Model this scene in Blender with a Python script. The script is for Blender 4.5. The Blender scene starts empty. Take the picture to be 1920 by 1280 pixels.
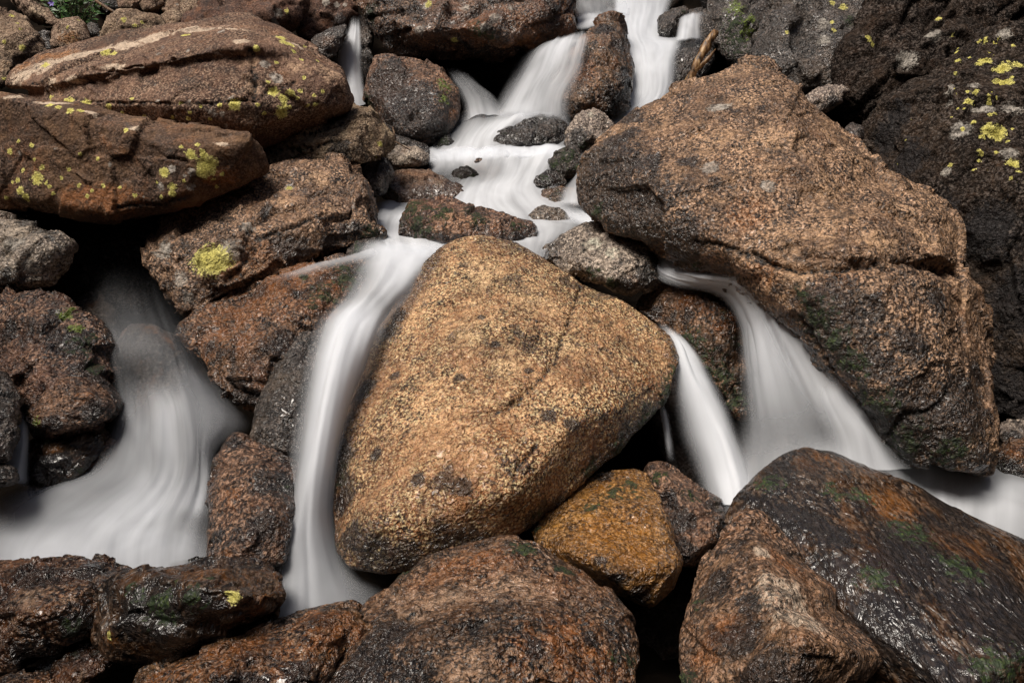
import bpy, bmesh, math, random
import numpy as np
from mathutils import Vector, Matrix

# ------------------------------------------------------------------ camera, sky, sun, exposure
SC = bpy.context.scene
COL = SC.collection
random.seed(7)
PITCH = math.radians(22.0)
CAM_Z = 1.55
FPX = 1507.0                        # focal length in pixels of a 1920 px wide picture
cam_data = bpy.data.cameras.new('camera')
cam_data.sensor_width = 36.0
cam_data.lens = 36.0 * FPX / 1920.0
cam_data.clip_start = 0.05
cam_data.clip_end = 500.0
cam = bpy.data.objects.new('camera', cam_data)
cam.location = (0, 0, CAM_Z)
cam.rotation_euler = (math.radians(90) - PITCH, 0, 0)
COL.objects.link(cam)
SC.camera = cam

SUN_EL, SUN_AZ = math.radians(66), math.radians(-120)   # azimuth from +Y (upstream) towards +X
world = bpy.data.worlds.new('World')
SC.world = world
world.use_nodes = True
wn = world.node_tree.nodes
wl = world.node_tree.links
sky = wn.new('ShaderNodeTexSky')
sky.sky_type = 'NISHITA'
sky.sun_disc = False
sky.sun_elevation = SUN_EL
sky.sun_rotation = SUN_AZ
sky.air_density = 1.0
sky.dust_density = 6.0
sky.ozone_density = 0.6
wn['Background'].inputs['Strength'].default_value = 0.05
wl.new(sky.outputs[0], wn['Background'].inputs['Color'])

sun_data = bpy.data.lights.new('sun', 'SUN')
sun_data.energy = 3.4
sun_data.angle = math.radians(30)
sun_data.color = (1.0, 0.93, 0.84)
sun = bpy.data.objects.new('sun', sun_data)
sd = Vector((math.sin(SUN_AZ) * math.cos(SUN_EL), math.cos(SUN_AZ) * math.cos(SUN_EL), math.sin(SUN_EL)))
sun.rotation_euler = sd.to_track_quat('Z', 'Y').to_euler()
sun.location = (0, 0, 12)
COL.objects.link(sun)

SC.view_settings.view_transform = 'Standard'
SC.view_settings.look = 'None'
SC.view_settings.exposure = 0.48
SC.view_settings.gamma = 1.0
SC.view_settings.use_curve_mapping = False
SC.cycles.max_bounces = 6
SC.cycles.diffuse_bounces = 3
SC.cycles.glossy_bounces = 2
SC.cycles.transparent_max_bounces = 16
SC.cycles.use_denoising = True
SC.cycles.denoiser = 'OPENIMAGEDENOISE'
SC.cycles.denoising_input_passes = 'RGB_ALBEDO_NORMAL'
SC.cycles.denoising_prefilter = 'ACCURATE'
SC.cycles.sample_clamp_direct = 6
SC.cycles.sample_clamp_indirect = 3

# ------------------------------------------------------------------ helpers
SP, CP = math.sin(PITCH), math.cos(PITCH)

def world_pt(x, y, D):
    """pixel of the 1920x1280 picture at depth D metres -> point in the place"""
    u = (x - 960.0) / FPX * D
    v = (640.0 - y) / FPX * D
    return (u, D * CP + v * SP, CAM_Z - D * SP + v * CP)

def world_arr(x, y, D):
    u = (x - 960.0) / FPX * D
    v = (640.0 - y) / FPX * D
    return np.stack([u, D * CP + v * SP, CAM_Z - D * SP + v * CP], 1)

def project(P):
    d = P[:, 1] * CP - (P[:, 2] - CAM_Z) * SP
    v = P[:, 1] * SP + (P[:, 2] - CAM_Z) * CP
    return 960 + FPX * P[:, 0] / d, 640 - FPX * v / d, d

def zd(y, z):
    """depth at which the view line through row y meets height z"""
    return (CAM_Z - z) / (SP - CP * (640.0 - y) / FPX)

rng = np.random.RandomState(11)
_perm = rng.permutation(256)
_perm = np.concatenate([_perm, _perm, _perm])
_grad = rng.normal(size=(256, 3))
_grad /= np.linalg.norm(_grad, axis=1)[:, None]
_grad = _grad.astype(np.float32)

def perlin(p):
    i = np.floor(p).astype(np.int64)
    f = (p - i).astype(np.float32)
    i &= 255
    w = f * f * f * (f * (f * 6 - 15) + 10)
    out = np.zeros(len(p), np.float32)
    for dx in (0, 1):
        wx = w[:, 0] if dx else 1 - w[:, 0]
        for dy in (0, 1):
            wy = w[:, 1] if dy else 1 - w[:, 1]
            for dz in (0, 1):
                wz = w[:, 2] if dz else 1 - w[:, 2]
                h = _perm[_perm[_perm[(i[:, 0] + dx) & 255] + ((i[:, 1] + dy) & 255)] + ((i[:, 2] + dz) & 255)]
                g = _grad[h]
                d = g[:, 0] * (f[:, 0] - dx) + g[:, 1] * (f[:, 1] - dy) + g[:, 2] * (f[:, 2] - dz)
                out += wx * wy * wz * d
    return out * 1.6

def fbm(p, octaves=3, gain=0.5):
    a, s, out = 1.0, 1.0, 0
    for k in range(octaves):
        out = out + a * perlin(p * s + 17.3 * k)
        a *= gain
        s *= 2.03
    return out

def facets(v, spacing, tilt, seed, warp=0.25):
    """chiselled planes: every cell of a jittered grid is one tilted flat face"""
    from mathutils.kdtree import KDTree
    rs = np.random.RandomState(seed)
    q = v + warp * spacing * np.stack([perlin(v / spacing + 3), perlin(v / spacing + 41), perlin(v / spacing + 77)], 1)
    lo, hi = q.min(0) - spacing, q.max(0) + spacing
    n = np.maximum(np.ceil((hi - lo) / spacing).astype(int), 1)
    g = np.stack(np.meshgrid(*[np.arange(k) for k in n], indexing='ij'), -1).reshape(-1, 3)
    P = lo + (g + rs.uniform(0, 1, g.shape)) * spacing
    t = KDTree(len(P))
    for i, p in enumerate(P): t.insert(p, i)
    t.balance()
    idx = np.fromiter((t.find(p)[1] for p in q.tolist()), np.int64, len(q))
    G = rs.normal(size=(len(P), 3)) * tilt
    H = rs.normal(size=len(P)) * tilt * spacing * 0.18
    return np.clip(((q - P[idx]) * G[idx]).sum(1) + H[idx], -tilt * spacing, tilt * spacing)

def verts_of(me):
    a = np.empty(len(me.vertices) * 3, np.float32)
    me.vertices.foreach_get('co', a)
    return a.reshape(-1, 3).astype(np.float64)

def normals_of(me):
    a = np.empty(len(me.vertices) * 3, np.float32)
    me.vertex_normals.foreach_get('vector', a)
    return a.reshape(-1, 3).astype(np.float64)

def edges_of(me):
    e = np.empty(len(me.edges) * 2, np.int32)
    me.edges.foreach_get('vertices', e)
    return e.reshape(-1, 2)

def set_verts(me, v):
    me.vertices.foreach_set('co', v.astype(np.float32).ravel())
    me.update()

def smooth_verts(v, e, n, lam=0.6):
    N = len(v)
    idx = np.concatenate([e[:, 0], e[:, 1]])
    oth = np.concatenate([e[:, 1], e[:, 0]])
    deg = np.bincount(idx, minlength=N).clip(1)
    for _ in range(n):
        av = np.stack([np.bincount(idx, weights=v[oth, k], minlength=N) / deg for k in range(3)], 1)
        v = v + lam * (av - v)
    return v

def evaluated(me, mods):
    """mesh data with modifiers evaluated"""
    o = bpy.data.objects.new('tmp', me)
    COL.objects.link(o)
    for kind, props in mods:
        m = o.modifiers.new(kind, kind)
        for k, val in props.items():
            setattr(m, k, val)
    dg = bpy.context.evaluated_depsgraph_get()
    dg.update()
    new = bpy.data.meshes.new_from_object(o.evaluated_get(dg))
    bpy.data.objects.remove(o)
    bpy.data.meshes.remove(me)
    return new

def tag(o, label=None, cat=None, group=None, kind=None):
    if label: o['label'] = label
    if cat: o['category'] = cat
    if group: o['group'] = group
    if kind: o['kind'] = kind
    return o

def link(name, me, mat=None, parent=None):
    me.name = name
    o = bpy.data.objects.new(name, me)
    COL.objects.link(o)
    if mat: me.materials.append(mat)
    if parent: o.parent = parent
    return o

# ------------------------------------------------------------------ materials
def N(nt, kind, **kw):
    n = nt.nodes.new(kind)
    for k, v in kw.items():
        if k.startswith('i_'):
            n.inputs[k[2:].replace('_', ' ')].default_value = v
        else:
            setattr(n, k, v)
    return n

def ramp(nt, src, stops):
    r = nt.nodes.new('ShaderNodeValToRGB')
    el = r.color_ramp.elements
    while len(el) < len(stops): el.new(0.5)
    for e, (p, c) in zip(el, stops):
        e.position = p
        e.color = (c, c, c, 1) if not isinstance(c, tuple) else (*c, 1)
    nt.links.new(src, r.inputs[0])
    return r.outputs[0]

def mixc(nt, fac, a, b, mode='MIX'):
    m = nt.nodes.new('ShaderNodeMix')
    m.data_type = 'RGBA'
    m.blend_type = mode
    for sock, val in ((m.inputs[0], fac), (m.inputs[6], a), (m.inputs[7], b)):
        if isinstance(val, bpy.types.NodeSocket): nt.links.new(val, sock)
        elif isinstance(val, tuple): sock.default_value = (*val, 1)
        else: sock.default_value = val
    return m.outputs[2]

def math_(nt, op, a, b=0.0, clamp=False):
    m = nt.nodes.new('ShaderNodeMath')
    m.operation = op
    m.use_clamp = clamp
    for sock, val in ((m.inputs[0], a), (m.inputs[1], b)):
        if isinstance(val, bpy.types.NodeSocket): nt.links.new(val, sock)
        else: sock.default_value = val
    return m.outputs[0]

def rock_material(name, dark, mid, light, coat=0.0, pale=None, blk_at=0.33, rust=(0.20, 0.075, 0.02), rust_amt=0.3, rough=(0.25, 0.6),
                  speck=0.6, grain=1.0, moss_amt=0.0, lichen_amt=0.0, bump=1.0, spec=0.5, stretch=None):
    m = bpy.data.materials.new(name)
    m.use_nodes = True
    nt = m.node_tree
    L = nt.links
    bsdf = nt.nodes['Principled BSDF']
    tc = N(nt, 'ShaderNodeTexCoord')
    oi = N(nt, 'ShaderNodeObjectInfo')
    off = N(nt, 'ShaderNodeVectorMath', operation='SCALE')
    L.new(oi.outputs['Random'], off.inputs['Scale'])
    off.inputs[0].default_value = (37.0, 61.0, 23.0)
    add = N(nt, 'ShaderNodeVectorMath', operation='ADD')
    L.new(tc.outputs['Object'], add.inputs[0])
    L.new(off.outputs[0], add.inputs[1])
    co = add.outputs[0]
    if stretch:
        mp = N(nt, 'ShaderNodeMapping')
        mp.inputs['Rotation'].default_value = stretch[0]
        mp.inputs['Scale'].default_value = stretch[1]
        L.new(co, mp.inputs['Vector'])
        co_s = mp.outputs[0]
    else:
        co_s = co
    def noise(scale, detail=6.0, roughn=0.6, dist=0.0, src=co):
        n = N(nt, 'ShaderNodeTexNoise')
        n.inputs['Scale'].default_value = scale
        n.inputs['Detail'].default_value = detail
        n.inputs['Roughness'].default_value = roughn
        n.inputs['Distortion'].default_value = dist
        L.new(src, n.inputs['Vector'])
        return n.outputs['Fac']
    def attr(a):
        n = N(nt, 'ShaderNodeAttribute')
        n.attribute_name = a
        return n.outputs['Fac']
    n1 = noise(2.6, 6, 0.62, 0.4)
    n2 = noise(13.0, 9, 0.74, 0.3, co_s)
    n3 = noise(95.0 / grain, 2.5, 0.55, 0.3, co_s)
    n4 = noise(7.0, 8, 0.7, 0.6, co_s)
    n5 = noise(30.0, 4, 0.66, 0.8, co_s)
    n6 = noise(44.0, 3, 0.55, 0.9, co_s)
    n7 = noise(120.0, 1.5, 0.5, 0.4, co_s)
    vor = N(nt, 'ShaderNodeTexVoronoi')
    vor.inputs['Scale'].default_value = 130.0 / grain
    L.new(co, vor.inputs['Vector'])
    sepc = N(nt, 'ShaderNodeSeparateColor')
    L.new(vor.outputs['Color'], sepc.inputs[0])
    def ctr(src, gain):
        return math_(nt, 'MULTIPLY', math_(nt, 'SUBTRACT', src, 0.5), gain)
    def painted(kind, src, gain, lo, hi, bias=0.0):
        """a stained, overgrown or shade-painted area: attribute field broken up by noise"""
        f = attr(kind)
        gate = ramp(nt, f, [(0.0, 0.0), (0.12, 1.0)])
        m_ = ramp(nt, math_(nt, 'ADD', math_(nt, 'ADD', f, bias), ctr(src, gain)), [(lo, 0.0), (hi, 1.0)])
        return math_(nt, 'MULTIPLY', m_, gate)
    mixn = math_(nt, 'ADD', math_(nt, 'MULTIPLY', n2, 0.55), math_(nt, 'MULTIPLY', n1, 0.45))
    col = ramp(nt, mixn, [(0.37, dark), (0.49, mid), (0.62, light)])
    # every block has a tone of its own
    tone = N(nt, 'ShaderNodeHueSaturation')
    L.new(math_(nt, 'ADD', 0.485, math_(nt, 'MULTIPLY', oi.outputs['Random'], 0.025)), tone.inputs['Hue'])
    L.new(math_(nt, 'ADD', 0.85, math_(nt, 'MULTIPLY', oi.outputs['Random'], 0.3)), tone.inputs['Value'])
    L.new(col, tone.inputs['Color'])
    col = tone.outputs[0]
    # rusty iron staining
    rm = ramp(nt, n4, [(0.62 - 0.35 * rust_amt, 0.0), (0.78 - 0.35 * rust_amt, 1.0)])
    rm = math_(nt, 'ADD', math_(nt, 'MULTIPLY', rm, min(1.0, 0.3 + rust_amt)), painted('rust', n5, 2.0, 0.15, 0.7), True)
    rustc = mixc(nt, n5, tuple(c * 0.3 for c in rust), tuple(c * 1.7 for c in rust))
    col = mixc(nt, math_(nt, 'MULTIPLY', rm, 0.85), col, rustc)
    # pale patches on some faces
    col = mixc(nt, math_(nt, 'MULTIPLY', painted('pale', n5, 2.2, 0.2, 0.75), 0.7), col, pale or tuple(min(0.7, c * 1.7 + 0.02) for c in light))
    col = mixc(nt, math_(nt, 'MULTIPLY', painted('cream', n5, 1.8, 0.25, 0.55), 0.92), col, mixc(nt, n2, (0.28, 0.19, 0.125), (0.82, 0.67, 0.52)))
    # mineral grains: dark pits and light crystals, stronger in some areas than in others
    area = ramp(nt, noise(4.5, 4, 0.6, 0.5), [(0.36, 0.25), (0.6, 1.0)])
    sp = math_(nt, 'MULTIPLY', area, speck)
    col = mixc(nt, math_(nt, 'MULTIPLY', ramp(nt, n5, [(0.38, 1.0), (0.5, 0.0)]), sp), col, tuple(c * 0.45 for c in dark))
    col = mixc(nt, math_(nt, 'MULTIPLY', ramp(nt, n3, [(0.4, 1.0), (0.48, 0.0)]), sp), col, tuple(c * 0.3 for c in dark))
    col = mixc(nt, math_(nt, 'MULTIPLY', ramp(nt, n3, [(0.53, 0.0), (0.62, 1.0)]), math_(nt, 'MULTIPLY', sp, 0.85)), col, tuple(min(0.8, c * 1.45 + 0.07) for c in light))
    col = mixc(nt, math_(nt, 'MULTIPLY', ramp(nt, sepc.outputs[0], [(0.0, 1.0), (0.22, 1.0), (0.26, 0.0), (1.0, 0.0)]), math_(nt, 'MULTIPLY', sp, 0.6)), col, tuple(c * 0.35 for c in dark))
    col = mixc(nt, math_(nt, 'MULTIPLY', ramp(nt, sepc.outputs[1], [(0.82, 0.0), (0.86, 1.0)]), math_(nt, 'MULTIPLY', sp, 0.5)), col, tuple(min(0.8, c * 1.4 + 0.07) for c in light))
    # black wet film of algae, also used to paint shade on lower faces
    blk = math_(nt, 'ADD', painted('black', n5, 2.1, 0.28, 0.6), ramp(nt, n4, [(blk_at - 0.04, 0.8), (blk_at + 0.04, 0.0)]), True)
    col = mixc(nt, math_(nt, 'MULTIPLY', blk, 0.85), col, mixc(nt, n3, (0.006, 0.0055, 0.006), (0.03, 0.027, 0.027)))
    col = mixc(nt, painted('crack_shade', n3, 1.6, 0.1, 0.5), col, (0.01, 0.008, 0.007))  # shade of the cracks, painted as dark lines
    # wet margin beside running water
    wetm = ramp(nt, math_(nt, 'ADD', attr('wet'), ctr(n4, 0.9)), [(0.12, 0.0), (0.6, 1.0)])
    col = mixc(nt, math_(nt, 'MULTIPLY', wetm, 0.8), col, mixc(nt, 1.0, col, (0.25, 0.22, 0.2), 'MULTIPLY'))
    # moss
    ms = noise(38.0, 7, 0.75, 0.5)
    mmask = painted('moss', ms, 4.2, 0.36, 0.5)
    if moss_amt:
        mmask = math_(nt, 'ADD', mmask, ramp(nt, math_(nt, 'ADD', ctr(ms, 1.4), ctr(n4, 1.6)), [(0.42 - moss_amt, 0.0), (0.56 - moss_amt, 1.0)]), True)
    mmask = math_(nt, 'ADD', mmask, math_(nt, 'MULTIPLY', wetm, ramp(nt, math_(nt, 'ADD', ctr(ms, 1.6), ctr(n4, -1.4)), [(0.12, 0.0), (0.3, 0.8)])), True)
    mosc = ramp(nt, noise(120.0, 3, 0.6), [(0.35, (0.005, 0.01, 0.003)), (0.55, (0.016, 0.032, 0.007)), (0.72, (0.07, 0.1, 0.015))])
    col = mixc(nt, math_(nt, 'MULTIPLY', mmask, 0.9), col, mosc)
    brm = painted('bright_moss', ms, 3.6, 0.35, 0.5)
    col = mixc(nt, brm, col, mixc(nt, n3, (0.03, 0.05, 0.006), (0.2, 0.26, 0.03)))
    # lichen: ragged edged patches
    ln = noise(80.0, 6, 0.75, 0.4)
    wob = ctr(ln, 1.9)
    wm = painted('grey_lichen', ln, 1.8, 0.32, 0.42)
    col = mixc(nt, math_(nt, 'MULTIPLY', wm, 0.65), col, mixc(nt, ramp(nt, n5, [(0.35, 0.0), (0.65, 1.0)]), (0.1, 0.09, 0.08), (0.62, 0.57, 0.5)))
    lc = math_(nt, 'ADD', attr('lichen'), math_(nt, 'MULTIPLY', wob, ramp(nt, attr('lichen'), [(0.0, 0.0), (0.1, 1.0)])))
    if lichen_amt:
        lv = N(nt, 'ShaderNodeTexVoronoi')
        lv.inputs['Scale'].default_value = 11.0
        L.new(co, lv.inputs['Vector'])
        lsep = N(nt, 'ShaderNodeSeparateColor')
        L.new(lv.outputs['Color'], lsep.inputs[0])
        dd = math_(nt, 'SUBTRACT', 0.75 * lichen_amt, math_(nt, 'ADD', lv.outputs['Distance'], ctr(ln, 0.6)))
        dd = math_(nt, 'MULTIPLY', dd, ramp(nt, lsep.outputs[2], [(0.5, 0.0), (0.52, 1.0)]))
        dd = math_(nt, 'MULTIPLY', dd, ramp(nt, n1, [(0.45, 0.0), (0.6, 1.0)]))
        lc = math_(nt, 'ADD', lc, math_(nt, 'MULTIPLY', dd, 3.0))
    lm = ramp(nt, lc, [(0.3, 0.0), (0.36, 1.0)])
    lcol = mixc(nt, ramp(nt, noise(150.0, 4, 0.8), [(0.36, 0.0), (0.6, 1.0)]), (0.22, 0.19, 0.04), mixc(nt, ramp(nt, attr('lichen'), [(0.35, 0.0), (0.75, 1.0)]), (0.85, 0.78, 0.27), (0.6, 0.54, 0.14)))
    col = mixc(nt, math_(nt, 'MULTIPLY', lm, 0.95), col, lcol)
    L.new(col, bsdf.inputs['Base Color'])
    cover = math_(nt, 'ADD', math_(nt, 'ADD', lm, wm, True), mmask, True)
    rg = ramp(nt, n2, [(0.35, rough[0] + 0.2), (0.65, rough[1] + 0.15)])
    rg = math_(nt, 'MULTIPLY', rg, math_(nt, 'SUBTRACT', 1.0, math_(nt, 'MULTIPLY', math_(nt, 'MAXIMUM', blk, wetm), 0.5)))
    rg = math_(nt, 'ADD', rg, math_(nt, 'MULTIPLY', cover, 0.35), True)
    L.new(rg, bsdf.inputs['Roughness'])
    bsdf.inputs['Specular IOR Level'].default_value = spec
    if coat >= 0:                           # film of water
        cw = math_(nt, 'MULTIPLY', math_(nt, 'SUBTRACT', 1.0, cover), math_(nt, 'MAXIMUM', wetm, math_(nt, 'MULTIPLY', ramp(nt, n4, [(0.42, 0.12), (0.6, 1.0)]), coat)), True)
        L.new(cw, bsdf.inputs['Coat Weight'])
        bsdf.inputs['Coat Roughness'].default_value = 0.22
        bsdf.inputs['Coat IOR'].default_value = 1.5
    # bump: pits, grains, fine cracks
    pit = ramp(nt, n6, [(0.28, 0.0), (0.62, 1.0)])
    b1 = N(nt, 'ShaderNodeBump')
    b1.inputs['Strength'].default_value = min(1.0, 1.0 * bump)
    b1.inputs['Distance'].default_value = 0.0115 * bump
    L.new(pit, b1.inputs['Height'])
    b2 = N(nt, 'ShaderNodeBump')
    b2.inputs['Strength'].default_value = min(1.0, 0.75 * bump)
    b2.inputs['Distance'].default_value = 0.006 * grain * bump
    h3 = math_(nt, 'ADD', n7, math_(nt, 'MULTIPLY', cover, 0.25))
    L.new(h3, b2.inputs['Height'])
    L.new(b1.outputs[0], b2.inputs['Normal'])
    L.new(b2.outputs[0], bsdf.inputs['Normal'])
    if coat >= 0: L.new(b1.outputs[0], bsdf.inputs['Coat Normal'])
    return m

M = {}
M['tan'] = rock_material('tan_granite', (0.05, 0.026, 0.013), (0.32, 0.152, 0.064), (0.68, 0.385, 0.185), coat=.5, pale=(.78, .52, .28), rust=(0.27, 0.1, 0.028), rust_amt=0.25, rough=(0.2, 0.5), speck=0.9, grain=.8, blk_at=.4)
M['brown'] = rock_material('wet_brown_rock', (0.01, 0.007, 0.006), (0.055, 0.026, 0.012), (0.22, 0.11, 0.046), coat=.9, pale=(.5, .33, .22), blk_at=.44, rust=(0.2, 0.064, 0.01), rust_amt=0.4, rough=(0.1, 0.4), speck=0.9)
M['slick'] = rock_material('slick_black_brown_rock', (0.007, 0.005, 0.004), (0.018, 0.0098, 0.005), (0.085, 0.042, 0.014), coat=.55, bump=.7, blk_at=.48, rust=(0.15, 0.055, 0.009), rust_amt=0.35, rough=(0.1, 0.35), speck=0.8, stretch=((0.3, 0.2, 0.9), (1.0, 0.45, 1.0)))
M['orange'] = rock_material('wet_orange_rock', (0.03, 0.014, 0.005), (0.15, 0.064, 0.012), (0.34, 0.165, 0.032), coat=1.0, rust=(0.28, 0.11, 0.012), rust_amt=0.5, rough=(0.12, 0.38), speck=0.7, moss_amt=0.02)
M['red'] = rock_material('dry_red_brown_rock', (0.024, 0.013, 0.009), (0.066, 0.032, 0.018), (0.17, 0.09, 0.05), rust=(0.24, 0.09, 0.028), rust_amt=0.3, rough=(0.5, 0.8), speck=0.55, spec=0.35, bump=0.6, grain=.85)
M['buff'] = rock_material('dry_buff_rock', (0.035, 0.021, 0.013), (0.12, 0.068, 0.039), (0.3, 0.192, 0.118), rust=(0.26, 0.11, 0.035), rust_amt=0.25, rough=(0.5, 0.8), speck=0.6, spec=0.35, bump=0.7, grain=.9)
M['grey'] = rock_material('grey_brown_rock', (0.03, 0.024, 0.02), (0.2, 0.155, 0.125), (0.5, 0.4, 0.31), coat=.4, rust_amt=0.2, rough=(0.22, 0.55), speck=0.8)
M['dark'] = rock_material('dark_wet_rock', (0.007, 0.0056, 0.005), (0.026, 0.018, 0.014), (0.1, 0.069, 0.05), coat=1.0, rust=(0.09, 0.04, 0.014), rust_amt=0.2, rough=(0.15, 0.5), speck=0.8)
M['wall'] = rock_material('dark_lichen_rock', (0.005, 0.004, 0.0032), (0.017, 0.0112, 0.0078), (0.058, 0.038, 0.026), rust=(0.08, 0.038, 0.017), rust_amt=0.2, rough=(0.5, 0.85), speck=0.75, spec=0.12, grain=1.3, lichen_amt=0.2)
M['pinky'] = rock_material('reddish_granite', (0.03, 0.018, 0.012), (0.125, 0.065, 0.034), (0.42, 0.245, 0.136), coat=.4, blk_at=.41, rust=(0.23, 0.088, 0.024), rust_amt=0.22, rough=(0.25, 0.55), speck=0.95)
M['russet'] = rock_material('dark_russet_rock', (0.016, 0.009, 0.006), (0.09, 0.042, 0.021), (0.3, 0.16, 0.085), coat=.45, blk_at=.43, rust=(0.22, 0.078, 0.018), rust_amt=0.3, rough=(0.25, 0.55), speck=0.85, grain=1.1)
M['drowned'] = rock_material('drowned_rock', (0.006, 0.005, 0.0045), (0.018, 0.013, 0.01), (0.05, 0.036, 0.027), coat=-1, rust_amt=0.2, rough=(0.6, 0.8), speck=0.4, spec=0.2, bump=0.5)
M['stone'] = rock_material('weathered_pale_rock', (0.045, 0.031, 0.022), (0.18, 0.115, 0.075), (0.42, 0.31, 0.21), rust=(0.3, 0.13, 0.04), rust_amt=0.2, rough=(0.5, 0.85), speck=0.6, lichen_amt=0.25, spec=0.3)

# ------------------------------------------------------------------ boulder builder
WATER_PTS = []                          # points of flowing water: rock close to them is wet

def surf_point(px, py, x, y, d, r=5.0):
    """index of the vertex of the near face seen at pixel (x, y)"""
    q = (px - x) ** 2 + (py - y) ** 2
    near = np.where(q < r * r)[0]
    if len(near) == 0:
        return int(np.argmin(q))
    return int(near[np.argmin(d[near])])

def boulder(name, label, D, rim, front=(), t=0.5, mat='brown', ky=-0.12, kx=0.0, rnd=5, amp=1.0, cat='boulder',
            group='boulders of the stream', extra=(), paint=(), cracks=(), chips=6, chip=0.03, back=0.75, seed=0, lvl=1, vox=1.6, strata=None, fac=1.0):
    cx = sum(p[0] for p in rim) / len(rim)
    cy = sum(p[1] for p in rim) / len(rim)
    def plane(x, y): return D + ky * (y - cy) / 100 + kx * (x - cx) / 100
    bm = bmesh.new()
    for hrim, hfront, ht in [(rim, front, t)] + list(extra):
        hx = sum(p[0] for p in hrim) / len(hrim)
        hy = sum(p[1] for p in hrim) / len(hrim)
        hb = bmesh.new()
        for p in hrim:
            n = p[2] if len(p) > 2 else 0.0
            hb.verts.new(world_pt(p[0], p[1], plane(p[0], p[1]) - n))
            hb.verts.new(world_pt(hx + (p[0] - hx) * back, hy + (p[1] - hy) * back, plane(p[0], p[1]) + ht - n))
        for (x, y, n) in hfront:
            hb.verts.new(world_pt(x, y, plane(x, y) - n))
        r = bmesh.ops.convex_hull(hb, input=hb.verts[:])
        bad = [g for g in set(r['geom_interior']) | set(r['geom_unused']) if isinstance(g, bmesh.types.BMVert)]
        bmesh.ops.delete(hb, geom=list(set(bad)), context='VERTS')
        loose = [v for v in hb.verts if not v.link_faces]
        bmesh.ops.delete(hb, geom=loose, context='VERTS')
        tmp = bpy.data.meshes.new('h')
        hb.to_mesh(tmp)
        hb.free()
        bm.from_mesh(tmp)
        bpy.data.meshes.remove(tmp)
    me = bpy.data.meshes.new('rock')
    bm.to_mesh(me)
    bm.free()
    fine = vox * D / (FPX * 1024 / 1920)
    fine = max(fine, 0.0042)
    me = evaluated(me, [('REMESH', dict(mode='VOXEL', voxel_size=fine * 2 ** lvl, adaptivity=0.0))])
    v = verts_of(me)
    e = edges_of(me)
    c0 = v.mean(0)
    ext0 = v.max(0) - v.min(0)
    v = smooth_verts(v, e, 1)
    size = float(np.cbrt(np.prod(v.max(0) - v.min(0))))
    # broken corners: plane cuts
    rs = np.random.RandomState(abs(hash(label)) % 1000 if False else (sum(map(ord, label)) * 7 + seed) % 100000)
    v = smooth_verts(v, e, rnd)
    for k in range(chips):
        n = rs.normal(size=3)
        n /= np.linalg.norm(n)
        h = (v - c0) @ n
        dmax = h.max() - size * chip * rs.uniform(0.4, 1.5)
        over = np.clip(h - dmax, 0, None)
        v = v - over[:, None] * n[None] * 0.97
    c1 = (v.max(0) + v.min(0)) / 2
    v = c1 + (v - c1) * (1 + 0.9 * (ext0 / (v.max(0) - v.min(0)) - 1)).clip(1, 1.3)
    # broad unevenness before subdividing
    set_verts(me, v)
    nr = normals_of(me)
    ofs = rs.uniform(0, 200, 3)
    v = v + nr * (amp * size * 0.022 * fbm(v / (0.42 * size) + ofs, 2))[:, None]
    set_verts(me, v)
    me = evaluated(me, [('SUBSURF', dict(levels=lvl, render_levels=lvl))])
    v = verts_of(me)
    nr = normals_of(me)
    q = v + 0.012 * np.stack([perlin(v / 0.06 + 9), perlin(v / 0.06 + 31), perlin(v / 0.06 + 57)], 1)
    d1 = fbm(q / 0.17 + ofs, 2)
    d2 = perlin(q / 0.05 + ofs)
    d3 = perlin(q / 0.023 + ofs + 5)
    d4 = perlin(q / 0.0115 + ofs + 11)
    rid = 1 - np.abs(perlin(q / 0.085 + ofs + 3)) * 2
    fine_amp = min(amp, 1.0)
    patch = np.clip(0.55 + 1.3 * d1, 0.15, 1.4)          # some faces rougher than others
    disp = amp * (0.006 * d1 - 0.003 * np.clip(rid - 0.7, 0, 1)) + fine_amp * patch * (0.0024 * d2 + 0.0019 * d3 + 0.0012 * d4)
    if size > 0.5:
        disp = disp + fac * facets(v, 0.34, 0.13, int(ofs[2] * 97), 0.1).clip(-.025, .025)
    disp = disp + fac * facets(v, min(0.15, max(0.05, 0.24 * size)), 0.12, int(ofs[0] * 97), 0.12)
    disp = disp + fac * facets(v, 0.055, 0.10, int(ofs[1] * 97))
    disp = disp + fine_amp * patch * 0.003 * (np.abs(perlin(q * np.array([1, .6, 1.4]) / 0.03 + ofs + 21)) - .3)
    if strata:                              # layered breakage along a direction
        sdir = Vector(strata[0]).normalized()
        s = (v @ np.array(sdir)) / strata[1] + 0.5 * perlin(v / 0.3 + ofs)
        saw = s - np.floor(s)
        disp = disp - strata[2] * saw ** 4 * (0.5 + perlin(v / 0.2 + ofs + 40))
    v = v + nr * disp[:, None]
    px, py, dd = project(v)
    for (pts, wpx, dep) in cracks:
        sm = []
        for (a, b) in zip(pts[:-1], pts[1:]):
            n = max(2, int(math.hypot(b[0] - a[0], b[1] - a[1]) / 4))
            for i in range(n):
                f = i / n
                k_ = len(sm)
                jx, jy = 1.6 * math.sin(.42 * k_) + 1.1 * math.sin(1.1 * k_ + 2), 1.8 * math.sin(.31 * k_ + 1) + 1.2 * math.sin(.9 * k_)
                sm.append(v[surf_point(px, py, a[0] + (b[0] - a[0]) * f + jx, a[1] + (b[1] - a[1]) * f + jy, dd)])
        sm = np.array(sm)
        w = wpx * D / FPX
        box = np.where(((v > sm.min(0) - 3 * w) & (v < sm.max(0) + 3 * w)).all(1))[0]
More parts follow.
